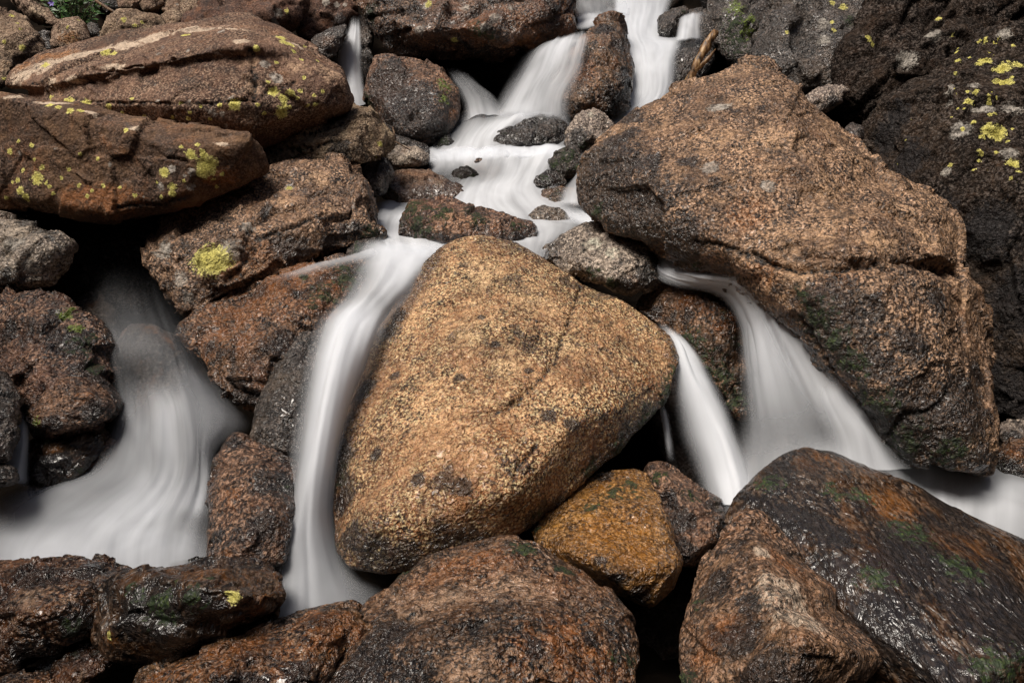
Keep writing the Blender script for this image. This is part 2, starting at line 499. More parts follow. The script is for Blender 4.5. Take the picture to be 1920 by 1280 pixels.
        if len(box):
            dist = np.full(len(box), 9.0)
            for s0 in sm:
                dist = np.minimum(dist, ((v[box] - s0) ** 2).sum(1))
            v[box] -= nr[box] * (dep * np.exp(-dist / (w * w)))[:, None]
    fields = {}
    for (pts, wpx, dep) in cracks:          # crack lines painted dark, groove shade put into the colour
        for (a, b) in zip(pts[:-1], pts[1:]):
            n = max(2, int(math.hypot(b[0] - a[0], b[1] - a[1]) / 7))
            paint = list(paint) + [('crack_shade', a[0] + (b[0] - a[0]) * i / n + 2.5 * math.sin(1.7 * i + a[0]), a[1] + (b[1] - a[1]) * i / n + 2.5 * math.cos(1.3 * i + a[1]), wpx * 1.7) for i in range(n)]
    for p in paint:
        kind, x, y, r = p[:4]
        sx = p[4] if len(p) > 4 else 1.0     # stretch across the picture
        i = surf_point(px, py, x, y, dd)
        c = v[i]
        if kind == 'lichen': r = max(r * 1.05, 6.0)
        rm = r * dd[i] / FPX
        dv = v - c
        if sx != 1.0:
            dv = dv * np.array([1 / sx, 1.0, 1.0])
        fld = np.clip(1.0 - np.sqrt((dv ** 2).sum(1)) / rm, 0, 1)
        if kind not in ('lichen', 'grey_lichen'): fld = np.minimum(fld * (1.5 if kind in ('cream', 'black', 'rust') else 1.1), 1.0) * (0.75 if kind in ('cream', 'black', 'rust') else 0.62)
        g = fields.setdefault(kind, np.zeros(len(v), np.float32))
        np.maximum(g, fld, out=g, casting='unsafe')
    if 'moss' in fields:
        fm = np.clip(fields['moss'], 0, 1)
        v = v + nr * (fm * (0.006 + 0.012 * np.clip(perlin(v / 0.02 + 3), 0, 1)))[:, None]
    if WATER_PTS:
        box_lo, box_hi = v.min(0) - .1, v.max(0) + .1
        W_ = np.concatenate(WATER_PTS)
        W_ = W_[((W_ > box_lo) & (W_ < box_hi)).all(1)]
        if len(W_):
            from mathutils.kdtree import KDTree
            t_ = KDTree(len(W_))
            for i, p in enumerate(W_.tolist()): t_.insert(p, i)
            t_.balance()
            lo, hi = W_.min(0) - .09, W_.max(0) + .09
            near = np.where(((v > lo) & (v < hi)).all(1))[0]
            wet = np.zeros(len(v), np.float32)
            wet[near] = [max(0.0, 1 - t_.find(p)[2] / 0.085) for p in v[near].tolist()]
            fields['wet'] = wet
    c = v.mean(0)
    c[2] = v[:, 2].min()
    set_verts(me, v - c)
    for k, g in fields.items():
        a = me.attributes.new(k, 'FLOAT', 'POINT')
        a.data.foreach_set('value', np.clip(g, 0, 1).astype(np.float32))
    me.polygons.foreach_set('use_smooth', np.ones(len(me.polygons), bool))
    o = link(name, me, M[mat])
    o.location = c
    tag(o, label, cat, group)
    return o
# ------------------------------------------------------------------ ground under the rocks, reaching far beyond them
def ground_material():
    m = bpy.data.materials.new('stream_bed')
    m.use_nodes = True
    nt = m.node_tree
    b = nt.nodes['Principled BSDF']
    tc = N(nt, 'ShaderNodeTexCoord')
    n = N(nt, 'ShaderNodeTexNoise')
    n.inputs['Scale'].default_value = 6
    n.inputs['Detail'].default_value = 10
    nt.links.new(tc.outputs['Object'], n.inputs['Vector'])
    nt.links.new(ramp(nt, n.outputs['Fac'], [(.35, (.004, .0035, .003)), (.6, (.012, .009, .007)), (.75, (.03, .022, .016))]), b.inputs['Base Color'])
    b.inputs['Roughness'].default_value = .75
    b.inputs['Specular IOR Level'].default_value = .0
    bp = N(nt, 'ShaderNodeBump')
    bp.inputs['Distance'].default_value = .03
    nt.links.new(n.outputs['Fac'], bp.inputs['Height'])
    nt.links.new(bp.outputs[0], b.inputs['Normal'])
    return m

def build_ground():
    prof_y = [-400, -30, -6, -1, 1.3, 1.9, 2.3, 2.6, 3.1, 3.6, 4.4, 5.0, 5.6, 6.6, 8, 11, 16, 40, 400]
    prof_z = [-3, -1.6, -.9, -.55, -.42, -.42, -.38, -.34, -.15, .1, .3, .45, .75, 1.4, 2.6, 5.0, 8.5, 16, 60]
    ys = np.unique(np.concatenate([np.linspace(-400, -10, 14), np.linspace(-10, -1, 12), np.linspace(-1, 8, 90), np.linspace(8, 20, 24), np.linspace(20, 400, 20)]))
    xs = np.unique(np.concatenate([np.linspace(-300, -12, 12), np.linspace(-12, -4, 16), np.linspace(-4, 4, 80), np.linspace(4, 12, 16), np.linspace(12, 300, 12)]))
    X, Y = np.meshgrid(xs, ys)
    Z = np.interp(Y, prof_y, prof_z)
    # unseen side banks, added and steepened to shade the edges of the view
    side = np.clip(np.abs(X) - (0.72 * np.clip(Y, .5, 7) + .9), 0, None)
    Z = Z + np.minimum(side * 3.0, 5.0 + 0.12 * side)
    # unseen bank behind the camera, added to block light from the foreground
    Z = Z + np.interp(-Y, [0.9, 1.5, 2.4, 9.0, 400.0], [0.0, 2.6, 4.2, 7.0, 9.0])
    P = np.stack([X.ravel(), Y.ravel(), np.zeros(X.size)], 1)
    near = np.clip(1.5 - np.hypot(X, Y - 3).ravel() / 40, .2, 1)
    Z = Z.ravel() + near * 0.13 * fbm(P / .5, 4, .6) + 0.5 * np.clip(np.hypot(X, Y).ravel() / 15 - .7, 0, 2) * fbm(P / 5.0, 3)
    P[:, 2] = Z
    nx, ny = len(xs), len(ys)
    f = [(i * nx + j, i * nx + j + 1, (i + 1) * nx + j + 1, (i + 1) * nx + j) for i in range(ny - 1) for j in range(nx - 1)]
    me = bpy.data.meshes.new('ground')
    me.from_pydata([tuple(p) for p in P], [], f)
    me.polygons.foreach_set('use_smooth', np.ones(len(me.polygons), bool))
    o = link('ground', me, ground_material())
    o['kind'] = 'structure'
build_ground()
# ------------------------------------------------------------------ water
def water_material(name, col=(0.83, 0.86, 0.91)):
    m = bpy.data.materials.new(name)
    m.use_nodes = True
    nt = m.node_tree
    L = nt.links
    b = nt.nodes['Principled BSDF']
    b.inputs['Base Color'].default_value = (*col, 1)
    b.inputs['Roughness'].default_value = 0.55
    b.inputs['Specular IOR Level'].default_value = 0.2
    uv = N(nt, 'ShaderNodeUVMap')
    uv.uv_map = 'flow'
    def streak(su, sv, detail, rough):
        mp = N(nt, 'ShaderNodeMapping')
        mp.inputs['Scale'].default_value = (su, sv, 1)
        L.new(uv.outputs[0], mp.inputs['Vector'])
        n = N(nt, 'ShaderNodeTexNoise')
        n.inputs['Scale'].default_value = 1.0
        n.inputs['Detail'].default_value = detail
        n.inputs['Roughness'].default_value = rough
        n.inputs['Distortion'].default_value = 0.3
        L.new(mp.outputs[0], n.inputs['Vector'])
        return n.outputs['Fac']
    s1 = streak(8, 0.6, 2.5, 0.45)
    s2 = streak(26, 0.8, 2, 0.5)
    s3 = streak(3.5, 1.6, 2, 0.5)
    at = N(nt, 'ShaderNodeAttribute')
    at.attribute_name = 'water_cover'
    st = N(nt, 'ShaderNodeAttribute')
    st.attribute_name = 'flow_streak'
    k = math_(nt, 'ADD', math_(nt, 'MULTIPLY', math_(nt, 'SUBTRACT', s1, 0.5), 1.4), math_(nt, 'MULTIPLY', math_(nt, 'SUBTRACT', s2, 0.5), 0.45))
    k = math_(nt, 'ADD', k, math_(nt, 'MULTIPLY', math_(nt, 'SUBTRACT', s3, 0.5), 3.2))
    k = math_(nt, 'ADD', 0.95, math_(nt, 'MULTIPLY', k, math_(nt, 'ADD', 0.1, math_(nt, 'MULTIPLY', st.outputs['Fac'], 0.95))))
    alpha = math_(nt, 'MULTIPLY', at.outputs['Fac'], k, True)
    tr = N(nt, 'ShaderNodeBsdfTransparent')
    trans = N(nt, 'ShaderNodeBsdfTranslucent')
    trans.inputs['Color'].default_value = (*col, 1)
    mx0 = N(nt, 'ShaderNodeMixShader')
    mx0.inputs[0].default_value = 0.42
    L.new(b.outputs[0], mx0.inputs[1])
    L.new(trans.outputs[0], mx0.inputs[2])
    mx = N(nt, 'ShaderNodeMixShader')
    L.new(alpha, mx.inputs[0])
    L.new(tr.outputs[0], mx.inputs[1])
    L.new(mx0.outputs[0], mx.inputs[2])
    L.new(mx.outputs[0], nt.nodes['Material Output'].inputs['Surface'])
    return m

MW = water_material('silky_water')

def catmull(P, n):
    """P: (k, ...) control values -> n samples along the first axis"""
    k = len(P)
    t = np.linspace(0, k - 1, n)
    i = np.minimum(t.astype(int), k - 2)
    f = (t - i).reshape(-1, *([1] * (P.ndim - 1)))
    p1, p2 = P[i], P[i + 1]
    p0 = np.where((i > 0).reshape(f.shape), P[np.maximum(i - 1, 0)], 2 * p1 - p2)
    p3 = np.where((i < k - 2).reshape(f.shape), P[np.minimum(i + 2, k - 1)], 2 * p2 - p1)
    return 0.5 * (2 * p1 + (p2 - p0) * f + (2 * p0 - 5 * p1 + 4 * p2 - p3) * f ** 2 + (3 * p1 - p0 - 3 * p2 + p3) * f ** 3)

def water(name, label, rows, fade=(.18, .18, .0, .0), streak=0.25, res=(70, 46), wob=0.006, layers=1, drop=0.03, fold=0.012):
    """rows of (x, y, depth, density) control points, upstream row first"""
    G = np.array(rows, float)                      # rows x cols x 4
    W = world_arr(G[..., 0].ravel(), G[..., 1].ravel(), G[..., 2].ravel()).reshape(*G.shape[:2], 3)
    A = np.concatenate([W, G[..., 3:4]], 2)
    A = catmull(A, res[0])
    A = catmull(A.transpose(1, 0, 2), res[1]).transpose(1, 0, 2)
    nv, nu = res
    mv, mf, muv, md, ms = [], [], [], [], []
    for layer in range(layers):
        V = A[..., :3].reshape(-1, 3).copy()
        d = np.clip(A[..., 3], 0, 1.2)
        u = np.linspace(0, 1, nu)[None].repeat(nv, 0)
        t = np.linspace(0, 1, nv)[:, None].repeat(nu, 1)
        def sm(a, w):
            if w <= 0: return np.ones_like(a)
            x = np.clip(a / w, 0, 1)
            return x * x * (3 - 2 * x)
        # ragged soft edges: the fade width wanders along the flow
        wn_ = 1 + 0.5 * perlin(np.stack([t.ravel() * 5, u.ravel() * 0 + layer * 9 + len(name), u.ravel() * 1.5], 1)).reshape(t.shape)
        d = d * sm(u, fade[0]) ** wn_ * sm(1 - u, fade[1]) ** wn_ * sm(t, fade[2]) * sm(1 - t, fade[3])
        V[:, 2] += wob * fbm(np.stack([V[:, 0] / .12, V[:, 1] / .12, V[:, 2] / .3 + layer * 5], 1), 2)
        if layer:
            V[:, 1] += drop * layer
            V[:, 2] -= drop * layer * 0.7
            d = d * 0.8
        # folds running with the flow
        if fold:
            wid_ = np.linalg.norm(A[:, -1, :3] - A[:, 0, :3], axis=1).mean()
            ln_ = np.linalg.norm(np.diff(A[:, nu // 2, :3], axis=0), axis=1).sum()
            q_ = np.stack([(u * wid_ / .07).ravel(), (t * ln_ / .5).ravel(), np.full(u.size, layer * 7.7 + len(label))], 1)
            du = np.gradient(A[..., :3], axis=1).reshape(-1, 3)
            dv_ = np.gradient(A[..., :3], axis=0).reshape(-1, 3)
            nn = np.cross(du, dv_)
            nn /= np.linalg.norm(nn, axis=1)[:, None] + 1e-9
            V += nn * (fold * (perlin(q_) + .5 * perlin(q_ * np.array([2.3, 1.2, 1])))) [:, None]
        base = len(mv)
        mv.extend(map(tuple, V))
        for i in range(nv - 1):
            for j in range(nu - 1):
                a = base + i * nu + j
                mf.append((a, a + nu, a + nu + 1, a + 1))
        # flow coordinates in metres-ish
        wid = np.linalg.norm(A[:, -1, :3] - A[:, 0, :3], axis=1).mean()
        ln = np.linalg.norm(np.diff(A[:, nu // 2, :3], axis=0), axis=1).sum()
        muv.extend(zip((u * wid * 2.2 + layer * 7.3 + len(label)).ravel(), (t * ln * 1.4).ravel()))
        md.extend(d.ravel())
    me = bpy.data.meshes.new(name)
    me.from_pydata(mv, [], mf)
    uvl = me.uv_layers.new(name='flow')
    li = np.empty(len(me.loops), np.int32)
    me.loops.foreach_get('vertex_index', li)
    uvl.data.foreach_set('uv', np.array(muv, np.float32)[li].ravel())
    a = me.attributes.new('water_cover', 'FLOAT', 'POINT')
    a.data.foreach_set('value', np.array(md, np.float32))
    a = me.attributes.new('flow_streak', 'FLOAT', 'POINT')
    a.data.foreach_set('value', np.full(len(mv), streak, np.float32))
    me.polygons.foreach_set('use_smooth', np.ones(len(me.polygons), bool))
    o = link(name, me, MW)
    W_ = np.array(mv)[np.array(md) > 0.12]
    if len(W_): WATER_PTS.append(W_[::3])
    o['kind'] = 'structure'
    if label: o['label'] = label
    return o

def row(y, z, xs, ds, tilt=0):
    """a level row of pool water at height z"""
    return [(x, y + tilt * i, zd(y + tilt * i, z), d) for i, (x, d) in enumerate(zip(xs, ds))]

# upper fall down the middle of the top edge
water('waterfall', 'white main fall at the top right of centre', [
  [(1150,-60,6.0,0.56),(1190,-60,5.95,0.8),(1240,-60,5.95,0.8),(1300,-60,6.0,0.56)],
  [(1150,10,5.85,0.64),(1185,10,5.8,0.8),(1225,15,5.8,0.8),(1260,10,5.85,0.48)],
  [(1150,55,5.5,0.64),(1180,60,5.45,0.8),(1215,65,5.45,0.8),(1262,66,5.5,0.56)],
  [(1150,90,5.3,0.64),(1190,90,5.22,0.8),(1228,88,5.2,0.8),(1290,70,5.25,0.72)],
  [(1160,130,5.2,0.64),(1195,130,5.1,0.8),(1232,125,5.05,0.8),(1275,105,5.1,0.56)],
  [(1160,180,5.1,0.64),(1195,180,5.0,0.8),(1230,175,4.95,0.76),(1268,160,5.0,0.48)],
  [(1130,235,4.9,0.64),(1165,235,4.85,0.72),(1200,220,4.85,0.72),(1250,205,4.9,0.4)],
 ], fade=(.1,.2,0,0), streak=.18, layers=2)
water('waterfall', 'thin veil at the top edge left of the main fall', [
  [(1070,-50,5.95,0.24),(1100,-50,5.95,0.4),(1140,-50,5.95,0.28),(1185,-50,5.95,0.64)],
  [(1072,0,5.9,0.24),(1100,0,5.88,0.36),(1140,0,5.88,0.24),(1185,0,5.88,0.64)],
  [(1078,32,5.7,0.4),(1105,32,5.65,0.4),(1140,30,5.65,0.32),(1180,30,5.65,0.72)],
 ], fade=(.1,.05,0,.1), streak=.6)
water('water', 'white ledge water above the fan', [
  [(1075,22,5.6,.6),(1105,20,5.55,.7),(1140,20,5.55,.7)],
  [(1080,40,5.4,1),(1110,38,5.35,.9),(1150,45,5.35,.9)],
  [(1075,60,5.25,.6),(1105,58,5.2,.4),(1140,62,5.2,.2)],
 ], fade=(.15,.2,.3,.3), streak=.1)
# fan spilling left over the pointed boulder
water('waterfall', 'fan of white threads spilling left of the pointed boulder', [
  [(1010,88,5.05,0.0),(1040,72,4.95,0.432),(1068,62,4.82,0.648),(1095,58,4.78,0.576),(1112,60,4.77,0.216)],
  [(985,100,5.0,0.252),(1020,90,4.88,0.612),(1056,88,4.75,0.684),(1088,92,4.7,0.432),(1102,96,4.7,0.144)],
  [(960,130,4.98,0.288),(1000,128,4.84,0.576),(1040,130,4.7,0.648),(1075,136,4.66,0.324),(1095,140,4.66,0.072)],
  [(935,175,4.95,0.324),(975,175,4.8,0.576),(1015,175,4.68,0.576),(1050,180,4.62,0.324),(1075,185,4.62,0.086)],
  [(910,225,4.9,0.504),(950,228,4.75,0.648),(1000,225,4.65,0.648),(1045,228,4.6,0.36),(1075,232,4.6,0.144)],
 ], fade=(.25,.25,.1,.1), streak=.6, layers=2, res=(60,60))
water('waterfall', 'grey veil between the dark rounded boulder and the fan', [
  [(825,120,5.15,0.14),(850,125,5.1,0.21),(880,135,5.1,0.07)],
  [(845,155,5.05,0.21),(870,150,5.0,0.315),(905,160,5.0,0.14)],
  [(862,190,4.95,0.28),(895,180,4.9,0.385),(935,185,4.9,0.21)],
  [(868,225,4.85,0.49),(905,215,4.8,0.56),(960,220,4.8,0.42)],
 ], fade=(.25,.25,.35,0), streak=.35)
water('waterfall', 'thin white fall at the upper left', [
  [(655,30,5.4,.2),(664,28,5.38,.4),(676,28,5.4,.3)],
  [(645,65,5.35,.4),(662,60,5.3,.9),(678,62,5.32,.7)],
  [(628,100,5.3,.35),(655,98,5.22,.8),(680,98,5.25,.7)],
  [(622,140,5.25,.2),(655,142,5.15,.75),(682,142,5.2,.6)],
  [(640,200,5.1,.3),(665,200,5.05,.9),(690,195,5.1,.6)],
 ], fade=(.3,.25,.2,0), streak=.4)
water('waterfall', 'short side spill right of the top fall', [
  [(1272,35,5.35,.3),(1295,22,5.3,.7),(1325,18,5.32,.4)],
  [(1268,55,5.25,.5),(1292,48,5.2,.8),(1320,45,5.25,.4)],
  [(1262,80,5.15,.7),(1290,76,5.12,.9),(1322,76,5.2,.4)],
 ], fade=(.2,.3,.15,.1), streak=.5)
# upper pool, the cascade and the middle pool
water('water', 'white upper pool at the foot of the fan', [
  [(855,200,4.98,.3),(900,205,4.9,.6),(960,208,4.85,.8),(1020,212,4.8,.8),(1080,215,4.8,.3)],
  [(840,228,4.9,.3),(890,228,4.8,.7),(945,225,4.72,1),(1000,212,4.7,.9),(1070,222,4.7,.7)],
  [(815,258,4.82,.3),(870,258,4.7,.8),(920,250,4.62,1),(990,238,4.65,.25),(1080,246,4.62,.5)],
  [(795,278,4.72,.5),(860,276,4.62,.9),(915,275,4.55,1),(985,274,4.55,.45),(1085,272,4.5,.6)],
  [(780,296,4.62,.6),(850,292,4.52,.9),(920,288,4.46,1),(985,286,4.44,1),(1085,284,4.4,.9)],
  [(780,310,4.56,.4),(850,306,4.47,.8),(915,303,4.43,.7),(985,300,4.41,1),(1065,298,4.39,.9)],
 ], fade=(.2,.12,.3,.15), streak=.3)
water('water', 'bright cascade stepping down into the middle pool', [
  [(780,280,4.70,.0),(850,277,4.60,.2),(920,274,4.55,.4),(985,272,4.54,.4),(1085,270,4.50,.3)],
  [(780,288,4.64,.6),(850,284,4.54,.9),(920,281,4.49,1),(985,279,4.47,1),(1085,277,4.44,.9)],
  [(800,306,4.56,.4),(850,303,4.46,.8),(915,300,4.42,.7),(985,298,4.4,1),(1065,296,4.38,.9)],
  [(780,330,4.45,.2),(850,325,4.35,.25),(905,325,4.33,.35),(975,325,4.28,.95),(1040,322,4.25,.7)],
  [(720,352,4.3,.12),(820,352,4.2,.15),(890,350,4.2,.8),(960,352,4.15,1),(1050,350,4.08,.5)],
  [(690,378,4.14,.7),(800,382,4.04,.75),(880,376,4.04,1),(965,376,4.01,1),(1095,380,3.98,.6)],
  row(400,.66,(685,775,880,985,1120),(.8,.9,1,.9,.6)),
  row(420,.652,(690,760,880,1000,1120),(.85,.8,.8,.85,.5)),
  row(442,.646,(690,760,880,1010,1080),(.85,.9,.85,.8,.3)),
  row(465,.64,(695,765,880,1005,1040),(.8,.95,.9,.6,.2)),
  row(485,.632,(700,775,880,1000,1030),(.6,.9,.9,.6,.2)),
 ], fade=(.1,.12,0,.0), streak=.3, res=(140,64))
# left channel and the narrow left fall
water('waterfall', 'white chute and narrow silky fall down the left side of the tan boulder', [
  [(650,448,3.44,0.0),(710,443,3.42,0.663),(770,443,3.4,0.995),(850,448,3.42,0.884)],
  [(645,466,3.37,0.085),(705,462,3.31,0.828),(768,468,3.28,1.049),(850,470,3.32,0.995)],
  [(645,490,3.29,0.128),(700,486,3.22,0.773),(755,498,3.17,0.995),(815,508,3.2,0.884)],
  [(640,518,3.2,0.085),(688,518,3.11,0.442),(735,532,3.06,0.828),(785,548,3.12,0.663)],
  [(628,552,3.08,0.17),(670,552,3.0,0.498),(708,562,2.97,0.608),(752,582,3.02,0.552)],
  [(605,584,2.99,0.255),(642,584,2.92,0.939),(685,590,2.9,1.049),(730,612,2.95,0.773)],
  [(588,612,2.91,0.255),(626,614,2.83,1.073),(670,616,2.82,1.1),(722,640,2.9,0.884)],
  [(568,680,2.8,0.213),(606,682,2.7,0.971),(647,685,2.7,1.049),(702,700,2.85,0.663)],
  [(545,780,2.7,0.17),(585,780,2.59,0.797),(624,780,2.6,0.907),(664,800,2.75,0.608)],
  [(525,890,2.6,0.128),(567,890,2.48,0.663),(607,890,2.5,0.751),(648,900,2.66,0.552)],
  [(510,980,2.52,0.128),(555,985,2.4,0.641),(600,985,2.43,0.641),(648,990,2.58,0.442)],
  [(480,1050,2.46,0.152),(548,1060,2.34,0.608),(608,1060,2.37,0.552),(678,1060,2.52,0.213)],
  [(440,1110,2.4,0.17),(540,1130,2.27,0.552),(620,1120,2.31,0.42),(740,1100,2.45,0.103)],
  [(440,1180,2.3,0.17),(530,1190,2.2,0.53),(630,1175,2.25,0.398),(760,1150,2.35,0.103)],
 ], fade=(.5,.3,.1,.0), streak=.12, layers=2, drop=.02, res=(150,54))
water('water', 'thin film sliding along the top of the sloping orange boulder', [
  [(700,462,3.32,0.4),(715,472,3.28,0.48),(720,488,3.24,0.24)],
  [(640,482,3.22,0.48),(650,490,3.2,0.4),(655,498,3.18,0.08)],
  [(570,500,3.12,0.44),(575,508,3.1,0.32),(580,514,3.09,0.08)],
  [(490,526,3.03,0.16),(495,532,3.02,0.12),(500,538,3.01,0.0)],
 ], fade=(.3,.4,.1,.3), streak=.15)
# right arm
water('waterfall', 'pale channel and broad silky fall along the large right boulder', [
  [(1030,385,4.0,0.293),(1070,382,3.95,0.787),(1115,386,3.92,0.45)],
  [(1070,415,3.76,0.562),(1115,410,3.71,0.899),(1148,405,3.71,0.293)],
  [(1150,438,3.54,0.562),(1195,440,3.47,0.899),(1222,432,3.49,0.293)],
  [(1205,470,3.38,0.674),(1240,474,3.31,1.012),(1270,462,3.33,0.245)],
  [(1222,508,3.26,0.787),(1264,504,3.17,1.067),(1318,488,3.17,0.147)],
  [(1262,533,3.16,0.674),(1312,518,3.05,1.091),(1375,505,2.98,0.196)],
  [(1345,555,3.1,0.562),(1392,534,2.95,1.1),(1465,535,2.86,0.118)],
  [(1382,610,3.06,0.45),(1428,594,2.89,1.091),(1525,605,2.77,0.098)],
  [(1385,690,3.02,0.293),(1455,675,2.84,0.899),(1585,690,2.7,0.098)],
  [(1385,770,2.98,0.216),(1480,765,2.8,0.674),(1640,775,2.67,0.147)],
  [(1380,840,2.92,0.473),(1500,835,2.76,0.619),(1690,845,2.65,0.293)],
  [(1360,900,2.86,0.619),(1520,895,2.72,0.674),(1750,895,2.66,0.45)],
 ], fade=(.25,.6,.1,.3), streak=.22, layers=2, drop=.02, res=(140,56))
water('waterfall', 'bright core of the broad right hand fall', [
  [(1330,520,3.0,0.41),(1365,512,2.95,0.819),(1400,512,2.93,0.273)],
  [(1375,545,2.97,0.41),(1410,530,2.9,0.956),(1450,535,2.87,0.273)],
  [(1410,600,2.92,0.273),(1452,588,2.84,0.956),(1500,600,2.78,0.137)],
  [(1450,680,2.86,0.273),(1500,670,2.77,0.888),(1560,685,2.7,0.137)],
  [(1490,760,2.8,0.206),(1545,755,2.71,0.682),(1610,770,2.66,0.137)],
  [(1520,830,2.74,0.137),(1585,830,2.66,0.41),(1660,845,2.64,0.137)],
 ], fade=(.35,.35,.2,.3), streak=.25, res=(80,36))
water('waterfall', 'soft spray curling off the side of the large right boulder', [
  [(1500,700,2.72,0.0),(1560,690,2.7,0.189),(1600,720,2.7,0.0)],
  [(1520,760,2.66,0.378),(1580,745,2.64,0.504),(1640,780,2.66,0.126)],
  [(1540,820,2.62,0.504),(1620,815,2.6,0.63),(1690,850,2.64,0.252)],
  [(1540,880,2.6,0.63),(1640,880,2.58,0.693),(1740,880,2.62,0.441)],
 ], fade=(.3,.4,.3,0), streak=.6)
water('water', 'grey pool running out at the right edge', [
  [(1360,770,3.05,.15),(1480,760,2.95,.15),(1620,760,2.9,.2),(1740,815,2.9,.9),(1860,850,2.95,.6),(2050,860,2.98,.3)],
  [(1360,870,2.84,0.49),(1480,860,2.72,0.49),(1620,850,2.68,0.686),(1740,870,2.74,0.735),(1860,888,2.8,0.441),(2050,895,2.85,0.315)],
  [(1340,930,2.75,0.56),(1480,920,2.62,0.56),(1620,900,2.62,0.784),(1740,910,2.66,1),(1860,915,2.68,0.809),(2050,925,2.7,0.42)],
  [(1340,1000,2.6,0.42),(1480,990,2.5,0.42),(1620,960,2.55,0.588),(1740,970,2.54,0.809),(1860,970,2.54,0.735),(2050,985,2.52,0.42)],
  [(1340,1060,2.5,0.21),(1480,1060,2.4,0.21),(1620,1030,2.45,0.294),(1740,1040,2.42,0.367),(1860,1060,2.4,0.367),(2050,1090,2.38,0.21)],
 ], fade=(.1,.15,.3,.0), streak=.15)
water('waterfall', 'curved smooth fall between the tan boulder and the brown mossy boulder', [
  [(1225,600,3.15,0.173),(1250,606,3.1,0.518),(1275,622,3.1,0.346)],
  [(1245,640,3.06,0.518),(1280,645,3.0,0.881),(1312,668,3.02,0.518)],
  [(1255,690,3.0,0.518),(1300,700,2.92,0.934),(1345,722,2.95,0.389)],
  [(1255,740,2.97,0.216),(1325,760,2.85,0.934),(1375,785,2.88,0.346)],
  [(1262,800,2.95,0.13),(1350,825,2.78,0.934),(1400,845,2.82,0.389)],
  [(1290,870,2.9,0.13),(1365,885,2.72,0.934),(1420,895,2.76,0.622)],
  [(1320,950,2.8,0.259),(1375,945,2.66,0.934),(1430,945,2.7,0.726)],
 ], fade=(.35,.3,.15,0), streak=.18, layers=2)
water('waterfall', 'thin bright thread under the right side of the tan boulder', [
  [(1232,755,2.98,.2),(1240,755,2.96,.5),(1250,760,2.97,.2)],
  [(1240,800,2.95,.3),(1250,800,2.93,.7),(1260,804,2.95,.3)],
  [(1248,870,2.9,.2),(1260,870,2.88,.5),(1272,874,2.9,.2)],
 ], fade=(.4,.4,.2,.3), streak=.3, res=(40,20))
# left cascade out of the cave
water('waterfall', 'grey cascade coming out of the cave and spreading into the lower left pool', [
  [(180,490,3.6,0.0),(220,482,3.55,0.017),(262,485,3.55,0.017),(290,492,3.55,0.013),(315,500,3.6,0.0)],
  [(165,540,3.35,0.015),(205,535,3.28,0.053),(250,532,3.26,0.026),(290,540,3.28,0.037),(335,560,3.36,0.011)],
  [(170,600,3.08,0.034),(215,595,3.0,0.087),(260,596,2.96,0.103),(310,605,2.97,0.087),(370,640,3.06,0.034)],
  [(185,648,2.95,0.134),(235,640,2.87,0.143),(290,645,2.84,0.124),(335,665,2.85,0.096),(400,705,2.94,0.086)],
  [(200,700,2.85,0.125),(245,700,2.79,0.047),(290,708,2.75,0.095),(350,712,2.75,0.209),(440,755,2.84,0.3)],
  [(205,760,2.76,0.144),(255,765,2.71,0.255),(310,762,2.68,0.472),(365,765,2.67,0.309),(470,800,2.74,0.273)],
  [(185,822,2.68,0.119),(250,828,2.63,0.375),(315,830,2.6,0.495),(370,835,2.59,0.316),(408,850,2.66,0.416)],
  [(120,878,2.64,0.084),(235,884,2.57,0.363),(310,890,2.54,0.555),(365,895,2.54,0.513),(408,905,2.58,0.384)],
  [(0,915,2.56,0.457),(190,925,2.5,0.35),(285,935,2.48,0.779),(350,940,2.48,0.672),(408,950,2.5,0.295)],
  [(-70,950,2.5,0.281),(140,965,2.45,0.532),(255,968,2.43,0.922),(335,972,2.43,0.42),(408,985,2.44,0.196)],
  [(-90,985,2.45,0.196),(110,995,2.4,0.7),(225,1000,2.39,0.838),(325,1005,2.39,0.504),(408,1015,2.4,0.365)],
  [(-90,1030,2.38,0.7),(80,1035,2.35,0.922),(215,1040,2.33,0.7),(320,1040,2.33,0.588),(408,1045,2.34,0.475)],
  [(-90,1085,2.3,0.7),(80,1090,2.27,0.7),(215,1095,2.25,0.559),(320,1095,2.25,0.559),(408,1095,2.26,0.42)],
 ], fade=(.16,.2,.3,0), streak=.36, layers=2, drop=.02, res=(160,70))
water('waterfall', 'faint grey side trickle at the left edge', [
  [(10,770,2.62,0.18),(40,770,2.6,0.54),(60,780,2.62,0.36)],
  [(10,830,2.58,0.36),(38,830,2.55,0.81),(60,835,2.58,0.45)],
  [(-10,900,2.54,0.54),(25,910,2.5,1),(60,915,2.54,0.54)],
 ], fade=(.3,.3,.3,.1), streak=.3)
water('water', 'dark trickle between the bottom left stones', [
  [(60,1230,2.1,.1),(140,1195,2.12,.3),(215,1180,2.14,.3)],
  [(40,1262,2.02,.15),(120,1225,2.04,.3),(215,1212,2.06,.25)],
  [(0,1300,1.96,.1),(100,1260,1.98,.2),(230,1245,2.0,.15)],
 ], fade=(.2,.2,.2,.2), streak=.3)
water('water', 'thin spill on the left side of the large right boulder', [
  [(1088,285,4.1,.2),(1096,283,4.05,.5),(1104,285,4.05,.1)],
  [(1078,325,4.02,.3),(1090,325,3.98,.6),(1100,328,3.98,.1)],
  [(1050,355,4.0,.3),(1078,358,3.95,.7),(1094,360,3.95,.2)],
  [(1040,385,3.96,.5),(1072,388,3.9,.8),(1098,390,3.9,.4)],
 ], fade=(.3,.3,.15,.1), streak=.4)
